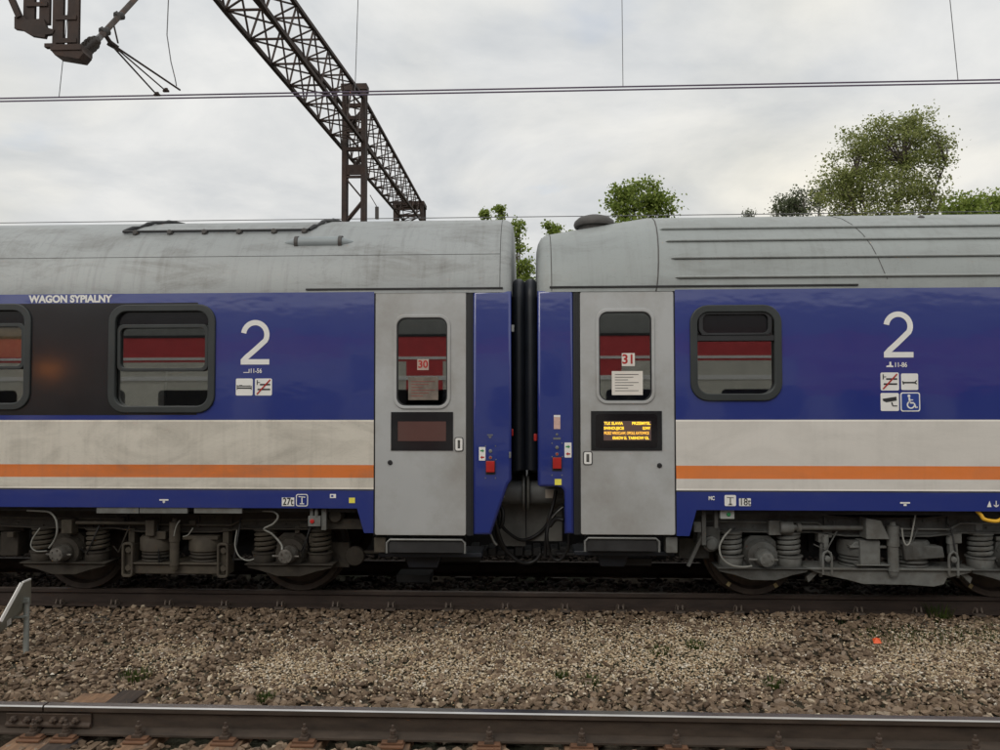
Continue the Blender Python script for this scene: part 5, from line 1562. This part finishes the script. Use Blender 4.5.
NB = 24
ys = [3 + i * (27.0 - 3) / NB for i in range(NB + 1)]
for xg in (XG0, XG1):
    for zf_ in (ztop, zbot):
        b = MB()
        for i in range(NB):
            b.bar((xg, ys[i], zf_(ys[i])), (xg, ys[i + 1], zf_(ys[i + 1])), .068, .068)
        b.obj('chord', M_IRON, gan)
b = MB()
for i in range(NB):
    y0, y1 = ys[i], ys[i + 1]; ym = (y0 + y1) / 2
    for xg in (XG0, XG1):
        b.bar((xg, y0, zbot(y0)), (xg, ym, ztop(ym)), .028, .028); b.bar((xg, ym, ztop(ym)), (xg, y1, zbot(y1)), .028, .028)
    for zf_ in (ztop, zbot):
        b.bar((XG0, y0, zf_(y0)), (XG1, ym, zf_(ym)), .024, .024); b.bar((XG1, ym, zf_(ym)), (XG0, y1, zf_(y1)), .024, .024)
        b.bar((XG0, y0, zf_(y0)), (XG1, y0, zf_(y0)), .03, .03)
b.obj('lattice', M_IRON, gan)


def mast(x0, x1, y0, y1, zt, name='mast'):
    b = MB()
    for x in (x0, x1):
        for y in (y0, y1): b.bar((x, y, -.2), (x, y, zt), .11, .09)
    b.box(x0 - .08, x1 + .08, y0 - .07, y1 + .07, zt - .08, zt + .06)
    z = 0.2; k = 0
    while z < zt - .5:
        for y in (y0, y1):
            if k % 2: b.bar((x0, y, z), (x1, y, z + .55), .04, .04)
            else: b.bar((x1, y, z), (x0, y, z + .55), .04, .04)
        for x in (x0, x1):
            b.bar((x, y0 if k % 2 else y1, z), (x, y1 if k % 2 else y0, z + .55), .035, .035)
        z += .55; k += 1
    for zz_ in (zt - .45, zt - .75, zt - 1.05, zt - 1.5): b.bar((x0, y0, zz_), (x1, y0, zz_), .07, .09)
    b.box(x0, x1, y0 - .03, y0 + .01, P(350, 170, 17.5)[1] - .12, P(350, 170, 17.5)[1] + .12)
    b.bar((x0, y0, P(350, 177, 17.5)[1]), (x1, y0, P(350, 177, 17.5)[1]), .07, .05)
    return b.obj(name, M_IRON, gan)


mxa, mxb = PX(344.5, 17.5, 150), PX(363.5, 17.5, 150)
mast(mxa, mxb, 17.5, 17.64, P(353, 87, 17.5)[1])
mast(PX(395, 26.9, 205), PX(422, 26.9, 205), 26.9, 27.5, P(420, 203, 26.9)[1])
# small insulator arm on the gantry's far side
b = MB(); q = [P(370, 195, 20), P(377, 207, 20), P(381, 213, 20), P(377, 219, 20)]
b.tube([(q[0][0], 20, q[0][1]), (q[1][0], 20, q[1][1])], .012, 6); b.bar((q[1][0], 20, q[1][1]), (q[3][0], 20, q[3][1]), .09, .09); b.obj('insulator', M_INSUL, gan)

# hanging post with cantilever, top left
YP = 6.85
hp = thing('hanging_post', 'dark hanging steel post of paired channels at the top left corner', 'catenary post', (-4.4, YP, 5.4))


def chan(b, px0, px1, pyb, Y0, Y1):
    x0, zb_ = P(px0, pyb, Y0); x1, _ = P(px1, pyb, Y0)
    b.box(x0, x1, Y0, Y0 + .012, zb_, 8.6); b.box(x0, x0 + .012, Y0 + .012, Y1, zb_, 8.6)
    b.box(x0 + .0125, x1, Y1 - .012, Y1, zb_, 8.6)


for (a_, c_, pb_, Y0) in ((52, 62.5, 46, YP), (67, 78, 46, YP), (23, 34, 22, YP + .02), (39, 49, 24, YP + .02)):
    b = MB(); chan(b, a_, c_, pb_, Y0, Y0 + .035); b.obj('channel', M_IRON, hp)
for py in (17, -14, 40):
    b = MB(); pbox(b, 55, py - 2, 76, py + 2.5, YP - .012, YP - .001); b.obj('batten', M_IRON, hp)
for py in (4, -30):
    b = MB(); pbox(b, 26, py - 2, 47, py + 2, YP + .006, YP + .018); b.obj('batten', M_IRON, hp)
b = MB(); pbox(b, 50, 44, 81, 50, YP - .03, YP + .16)
x, z = P(62, 50, YP)
b.prism([(P(51, 50, YP)[0], P(51, 50, YP)[1]), (P(56, 56, YP)[0], P(56, 56, YP)[1]), (P(74, 59, YP)[0], P(74, 59, YP)[1]), (P(80, 60, YP)[0], P(80, 60, YP)[1]), (P(85, 54, YP)[0], P(85, 54, YP)[1]), (P(82, 48, YP)[0], P(82, 48, YP)[1])], 'y', YP - .02, YP + .12)
pbox(b, 44, 43, 52, 47, YP, YP + .05)
b.obj('foot_plate', M_IRON, hp, bevel=.004)
b = MB()
q = [P(*t_, YP) for t_ in ((15, 17), (24, 16), (27, 20), (44, 19), (47, 28), (55, 30), (53, 34), (46, 35), (45, 38), (32, 36), (22, 30), (15, 29))]
b.prism(q, 'y', YP - .01, YP + .03)
b.bar((P(10, -5, YP)[0], YP, P(10, -5, YP)[1]), (P(20, 18, YP)[0], YP, P(20, 18, YP)[1]), .05, .05)
b.obj('bracket', M_IRON, hp, smooth=0)

ct = thing('cantilever', 'rusty cantilever tube rising from a ribbed insulator at the hanging post', 'cantilever arm', (-4.3, 7.2, 5.5))


def P3(px, py, Y_): x, z = P(px, py, Y_); return Vector((x, Y_, z))


a0, a1 = P3(83, 52, 7.0), P3(100, 37, 7.25)
b = MB(); npt = 13
path = [a0.lerp(a1, i / (npt - 1)) for i in range(npt)]
b.tube(path, [.035, .062, .04, .066, .04, .068, .04, .066, .04, .05, .035, .03, .03], 14)
b.obj('insulator', M_INSUL, ct)
a2 = P3(137, -3, 7.9)
b = MB(); far = a1 + (a2 - a1) * 1.5
b.tube([a1, far], .028, 12)
b.obj('tube', M_TUBEG, ct)
b = MB()
for t_ in (.12, .5):
    p = a1.lerp(a2, t_); b.tube([p - Vector((.02, .03, .02)), p + Vector((.02, .03, .02))], .04, 10); b.bar(p + Vector((-.02, 0, .05)), p + Vector((-.06, 0, .03)), .012, .012)
b.obj('clamp', M_VENT, ct)
rg = thing('registration_arm', 'trio of thin registration rods reaching down to the contact wires', 'registration arm', (-4.2, 8.0, 5.6))
h0 = P3(112, 42, 7.5)
for i, (st, en, r_) in enumerate(((P3(116, 47, 7.5), P3(180, 90, 8.45), .011), (P3(116, 48, 7.52), P3(166, 91, YW), .008), (P3(115, 49, 7.5), P3(157, 95, YW - .02), .009))):
    b = MB(); b.tube([st, en], r_, 8); b.obj('rod', M_IRON, rg)
b = MB(); b.tube([P3(106, 36, 7.42), P3(110, 42, 7.46), P3(118, 48, 7.52)], .022, 8); b.tube([P3(114, 26, 7.6), P3(118, 43, 7.55)], .009, 6); b.bar(P3(108, 44, 7.5), P3(121, 51, 7.5), .03, .03); b.obj('hinge', M_IRON, rg)
for px, py, Y_ in ((166, 91, YW), (157, 95, YW - .02)):
    p = P3(px, py, Y_); b = MB(); b.box(p.x - .035, p.x + .035, p.y - .015, p.y + .015, p.z - .012, p.z + .012); b.box(p.x - .015, p.x + .02, p.y - .012, p.y + .012, p.z + .012, p.z + .035); b.obj('wire_clamp', M_IRON, rg, bevel=.003)

# ================================================================== TREES
def leaf_mat(name, a, b_, c):
    t = NT(name); t.set(Roughness=0.6, Specular_IOR_Level=0.25)
    geo = t.n.new('ShaderNodeNewGeometry')
    col_ = t.ramp(geo.outputs['Random Per Island'], [(0, a), (.5, b_), (1, c)])
    t.color(col_)
    tl = t.n.new('ShaderNodeBsdfTranslucent'); t.l.new(col_, tl.inputs[0])
    mx = t.n.new('ShaderNodeMixShader'); mx.inputs[0].default_value = .5
    o_ = [n for n in t.n if n.type == 'OUTPUT_MATERIAL'][0]
    t.l.new(t.b.outputs[0], mx.inputs[1]); t.l.new(tl.outputs[0], mx.inputs[2]); t.l.new(mx.outputs[0], o_.inputs[0])
    return t.m


M_LEAF_A = leaf_mat('leaves_olive', (0.15, 0.18, 0.055), (0.26, 0.29, 0.095), (0.38, 0.40, 0.16))
M_LEAF_B = leaf_mat('leaves_bright', (0.12, 0.17, 0.03), (0.22, 0.29, 0.055), (0.34, 0.40, 0.11))
M_LEAF_C = leaf_mat('leaves_grey_green', (0.07, 0.085, 0.045), (0.11, 0.13, 0.07), (0.16, 0.18, 0.10))
M_BARK = simple('bark', (0.075, 0.06, 0.048), 0.9, var=0.35, scale=4)


def tree(blobs, Y_, base_px, leaf, label, size, dens, seed, kind='leafy_tree', spread=.8, fork=.45, loose=1.0):
    """blobs: (px,py,rx,ry) lobes of the crown read off the photo, standing at distance Y_"""
    r_ = random.Random(seed); g_ = np.random.default_rng(seed)
    k = Y_ / FPX
    xb = P(base_px, 300, Y_)[0]
    root = thing('tree', label, 'tree', (xb, Y_, -.26))
    cl = []
    for (px, py, rx, ry) in blobs:
        cx_, cz_ = P(px, py, Y_); rx *= k; ry *= k
        n = max(3, int(dens * rx * ry * 3.1))
        for _ in range(n):
            while True:
                u, v, w_ = r_.uniform(-1, 1), r_.uniform(-1, 1), r_.uniform(-1, 1)
                if u * u + v * v + w_ * w_ < 1: break
            cl.append(Vector((cx_ + u * rx, Y_ + w_ * rx * spread, cz_ + v * ry)))
    zmin = min(c.z for c in cl); zmax = max(c.z for c in cl)
    b = MB()
    zf_ = zmin * fork if zmin > 2 else 1.0
    zf_ = max(zf_, 1.2)
    b.tube([(xb, Y_, -.3), (xb + .05, Y_, zf_ * .6), (xb, Y_, zf_)], [.035 * zmax * .6, .025 * zmax * .6, .022 * zmax * .6], 10)
    # main limbs to a few spread clumps; the rest branch from the nearest limb point
    limbs = []
    mains = r_.sample(cl, min(9, len(cl)))
    st = Vector((xb, Y_, zf_))
    for m_ in mains:
        pts = []
        for i in range(9):
            t_ = i / 8; p = st.lerp(m_, t_); 
            p.z = st.z + (m_.z - st.z) * (t_ ** .85); p.x += math.sin(t_ * 5 + m_.x) * .12 * (1 - t_) ; pts.append(p)
        b.tube(pts, [.012 * zmax * .6 * (1 - .85 * i / 8) + .008 for i in range(9)], 7)
        limbs += pts[2:]
    for c in cl:
        cand = [p for p in limbs if p.z < c.z + .2] or limbs
        p0 = min(cand, key=lambda p: (p - c).length + .4 * max(0, p.z - c.z + 1.0))
        mid = p0.lerp(c, .5) + Vector((0, 0, .10 * (c - p0).length))
        b.tube([p0, mid, c], [.035, .022, .008], 4, caps=False)
    b.obj('trunk', M_BARK, root, smooth=60)
    # leaves: small folded quads gathered round the clumps with uneven density
    per = 140
    C = np.array([tuple(c) for c in cl]); n = len(C) * per
    cen = np.repeat(C, per, 0)
    wgt = np.repeat(g_.uniform(.35, 1.0, len(C)), per)
    off = g_.normal(0, 1, (n, 3)) * np.array([.34, .34, .26]) * loose
    pos = cen + off
    keep = g_.uniform(0, 1, n) < wgt
    pos = pos[keep]; n = len(pos)
    s_ = size * g_.uniform(.6, 1.35, n)
    a = g_.normal(size=(n, 3)); a /= np.linalg.norm(a, axis=1)[:, None]
    c_ = g_.normal(size=(n, 3)); bb = np.cross(a, c_); bb /= np.linalg.norm(bb, axis=1)[:, None]
    nn = np.cross(a, bb)
    v0 = pos - a * s_[:, None] * .6; v2 = pos + a * s_[:, None] * .6
    v1 = pos + bb * s_[:, None] * .42 + nn * s_[:, None] * .1; v3 = pos - bb * s_[:, None] * .42 + nn * s_[:, None] * .1
    V = np.stack([v0, v1, v2, v3], 1).reshape(-1, 3) - np.array(tuple(root.location))
    Fq = (np.array([(0, 1, 2, 3)])[None] + (np.arange(n) * 4)[:, None, None]).reshape(-1, 4)
    o_ = fast_mesh('crown', V, Fq, leaf); o_.parent = root
    return root


tree([(895, 150, 40, 36), (868, 138, 22, 22), (915, 130, 26, 20), (925, 160, 26, 30), (850, 175, 26, 28), (880, 195, 50, 28), (835, 192, 20, 22), (925, 200, 26, 16), (880, 230, 60, 26)],
     42, 888, M_LEAF_A, 'tall olive green tree with open crown rising above the right coach', .115, 4.0, 3, fork=.62, loose=.9)
tree([(640, 200, 26, 14), (622, 205, 16, 10), (660, 207, 18, 10), (618, 192, 7, 5), (650, 188, 8, 5), (640, 228, 34, 16)], 34, 640, M_LEAF_B, 'small bright green tree right of the roof ventilator', .12, 8, 4, loose=.6)
tree([(516, 228, 4, 8), (518, 245, 7, 12), (523, 262, 10, 10), (517, 280, 14, 12), (520, 300, 20, 16)], 26, 520, M_LEAF_B, 'green tree showing in the gap between the two coaches', .09, 16, 5, loose=.42)
tree([(498, 212, 6, 5), (482, 213, 5, 3), (495, 228, 14, 9)], 30, 495, M_LEAF_B, 'green treetop peeping over the end of the sleeping car', .10, 16, 6, loose=.3)
tree([(556, 226, 9, 5), (549, 232, 9, 6), (562, 240, 18, 9)], 30, 556, M_LEAF_B, 'low green treetop left of the roof ventilator', .10, 14, 7, loose=.35)
tree([(800, 203, 22, 12), (786, 208, 16, 9), (822, 196, 14, 12), (800, 225, 34, 12)], 50, 800, M_LEAF_C, 'dull grey green tree left of the tall tree', .12, 5, 8, loose=.7)
tree([(748, 213, 5, 4), (748, 222, 8, 6)], 50, 748, M_LEAF_C, 'tiny wispy treetop just above the ribbed roof', .08, 4, 9, loose=.6)
tree([(968, 203, 16, 10), (955, 208, 14, 8), (965, 222, 24, 10)], 38, 965, M_LEAF_B, 'bright green tree directly right of the tall tree', .14, 7, 10)
tree([(996, 205, 14, 10), (1008, 210, 16, 12), (1000, 226, 24, 12)], 40, 1000, M_LEAF_B, 'bright green tree cut off by the right edge', .14, 7, 12)

# ================================================================== SMALL THINGS ON THE BALLAST
# marker post, bottom left
YM = 6.55
mk = thing('marker_post', 'short galvanised post with a tilted marker plate beside the coaches track at left', 'marker post', (*[PX(25.5, YM, 640)], YM, -.22))
x, z = P(26, 648, YM)
b = MB(); b.tube([(x, YM, -.26), (x, YM, P(26, 598, YM)[1])], .024, 16); b.obj('post', M_GALV, mk)
b = MB()
A_, B_, C_, D_ = P3(1.5, 621, YM - .25), P3(22.5, 582.5, YM - .12), P3(30.5, 579, YM + .1), P3(12, 618, YM - .02)
E_ = P3(30.5, 604, YM + .1); F_ = P3(13, 628, YM - .0)
# sloping face sheet
n_ = Vector((-.004, -.003, .0))
def sheet(b, pts, th):
    nrm = (pts[1] - pts[0]).cross(pts[2] - pts[0]).normalized() * th
    m_ = len(pts); vs = [p - nrm / 2 for p in pts] + [p + nrm / 2 for p in pts]
    b.add(vs, [tuple(range(m_))[::-1], tuple(range(m_, 2 * m_))] + [(i, (i + 1) % m_, m_ + (i + 1) % m_, m_ + i) for i in range(m_)])
G_ = P3(-8, 640, YM + .02)
sheet(b, [A_, B_, C_, E_, G_], .012); b.obj('plate', simple('marker_back', (0.27, 0.27, 0.23), 0.6, var=0.15), mk)
b = MB(); b.bar(A_ + Vector((0, -.012, 0)), B_ + Vector((0, -.012, 0)), .022, .022); b.bar(B_, C_, .014, .014); b.obj('plate_edge', M_WHITE, mk)
b = MB(); b.bar(P3(14, 601, YM - .04), P3(29, 600, YM - .03), .02, .045); b.obj('strap', M_GALV, mk, bevel=.003)
b = MB(); b.bar(P3(13, 617.5, YM - .04), P3(28, 616.5, YM - .03), .02, .02)
b.obj('strap', M_GALV, mk, bevel=.003)
b = MB(); sheet(b, [P3(7, 620, YM - .12), P3(11, 618, YM - .12), P3(11, 624, YM - .12), P3(7, 626.5, YM - .12)], .004); b.obj('sticker', M_WHITE, mk)
b = MB(); x, z = P(875, 628.5, 6.9); b.add([(x - .035, 6.85, RZ + .03), (x + .03, 6.84, RZ + .035), (x + .04, 6.9, RZ + .06), (x - .02, 6.91, RZ + .055), (x, 6.88, RZ + .075)], [(0, 1, 4), (1, 2, 4), (2, 3, 4), (3, 0, 4), (0, 3, 2, 1)])
tag(b.obj('litter', M_ORANGE, None, smooth=0), 'small bright orange scrap lying on the ballast at right', 'litter')

M_WEED = leaf_mat('weed_green', (0.035, 0.055, 0.012), (0.06, 0.09, 0.02), (0.10, 0.13, 0.03))
M_DRY = leaf_mat('dry_grass', (0.12, 0.10, 0.045), (0.20, 0.17, 0.08), (0.30, 0.26, 0.14))


def blades(name, X_, Y_, h, w_, mat, seed, lean=.5):
    g_ = np.random.default_rng(seed); n = len(X_)
    a = g_.uniform(0, 2 * PI, n); h_ = h * g_.uniform(.4, 1.2, n); l_ = lean * g_.uniform(.2, 1.2, n) * h_
    dx, dy = np.cos(a), np.sin(a); px_, py_ = -dy * w_, dx * w_
    z0 = np.full(n, RZ - .03)
    p = np.stack([X_, Y_, z0], 1)
    V = np.stack([p + np.stack([px_, py_, 0 * z0], 1), p - np.stack([px_, py_, 0 * z0], 1),
                  p + np.stack([dx * l_ * .4 - px_ * .7, dy * l_ * .4 - py_ * .7, h_ * .65], 1), p + np.stack([dx * l_ * .4 + px_ * .7, dy * l_ * .4 + py_ * .7, h_ * .65], 1),
                  p + np.stack([dx * l_, dy * l_, h_], 1)], 1).reshape(-1, 3)
    i = np.arange(n)[:, None] * 5
    T = np.concatenate([i + np.array([[0, 1, 2]]), i + np.array([[0, 2, 3]]), i + np.array([[3, 2, 4]])], 0)
    return fast_mesh(name, V, T, mat)


for px, py, s_, lb in ((137, 676, .12, 'green weed in the ballast near the joint at left'), (266, 697, .06, 'tiny weed close behind the near rail'), (659, 646, .10, 'green weed tuft in the pale gravel under the right door'),
                       (590, 676, .08, 'flat green weed in the middle of the gravel'), (562, 671, .05, 'small pale weed beside a light stone'), (773, 676, .075, 'rounded green moss tuft in the gravel at right'),
                       (694, 640, .09, 'dark weed patch in the gravel below the right coach'), (940, 612, .10, 'upright weed growing against the dark rail at right')):
    v = (py - 402.8) / 750; Y_ = (CAM_H - RZ) / v
    x, _ = P(px, py, Y_); g_ = np.random.default_rng(int(px)); n = 90
    ang = g_.uniform(0, 2 * PI, n); rr = s_ * np.sqrt(g_.uniform(0, 1, n))
    o_ = blades('weed', x + rr * np.cos(ang), Y_ + rr * np.sin(ang), .055 if px != 940 else .16, .006, M_WEED, int(px))
    tag(o_, lb, 'weed', 'weeds on the ballast')
g_ = np.random.default_rng(77)
X_ = np.concatenate([g_.uniform(3.0, 6.6, 2600), g_.uniform(-4, 6, 260)]); Y_ = np.concatenate([7.35 + g_.normal(0, .2, 2600), 7.55 + g_.normal(0, .08, 260)])
kp = (vnoise(X_, Y_, 2.2, 8) > .45) & (Y_ < 7.8); X_, Y_ = X_[kp], Y_[kp]
o_ = blades('grass', X_, Y_, .05, .004, M_WEED, 78); struct(o_, 'stuff', 'thin grass growing along the dark rail at right', 'grass')
X_ = g_.uniform(-4.2, 5.5, 900); Y_ = g_.uniform(5.3, 7.5, 900)
kp = vnoise(X_, Y_, 1.5, 18) > .62
o_ = blades('dry_grass', X_[kp], Y_[kp], .07, .0022, M_DRY, 79, 1.6); struct(o_, 'stuff', 'thin dry straws scattered over the gravel', 'grass')
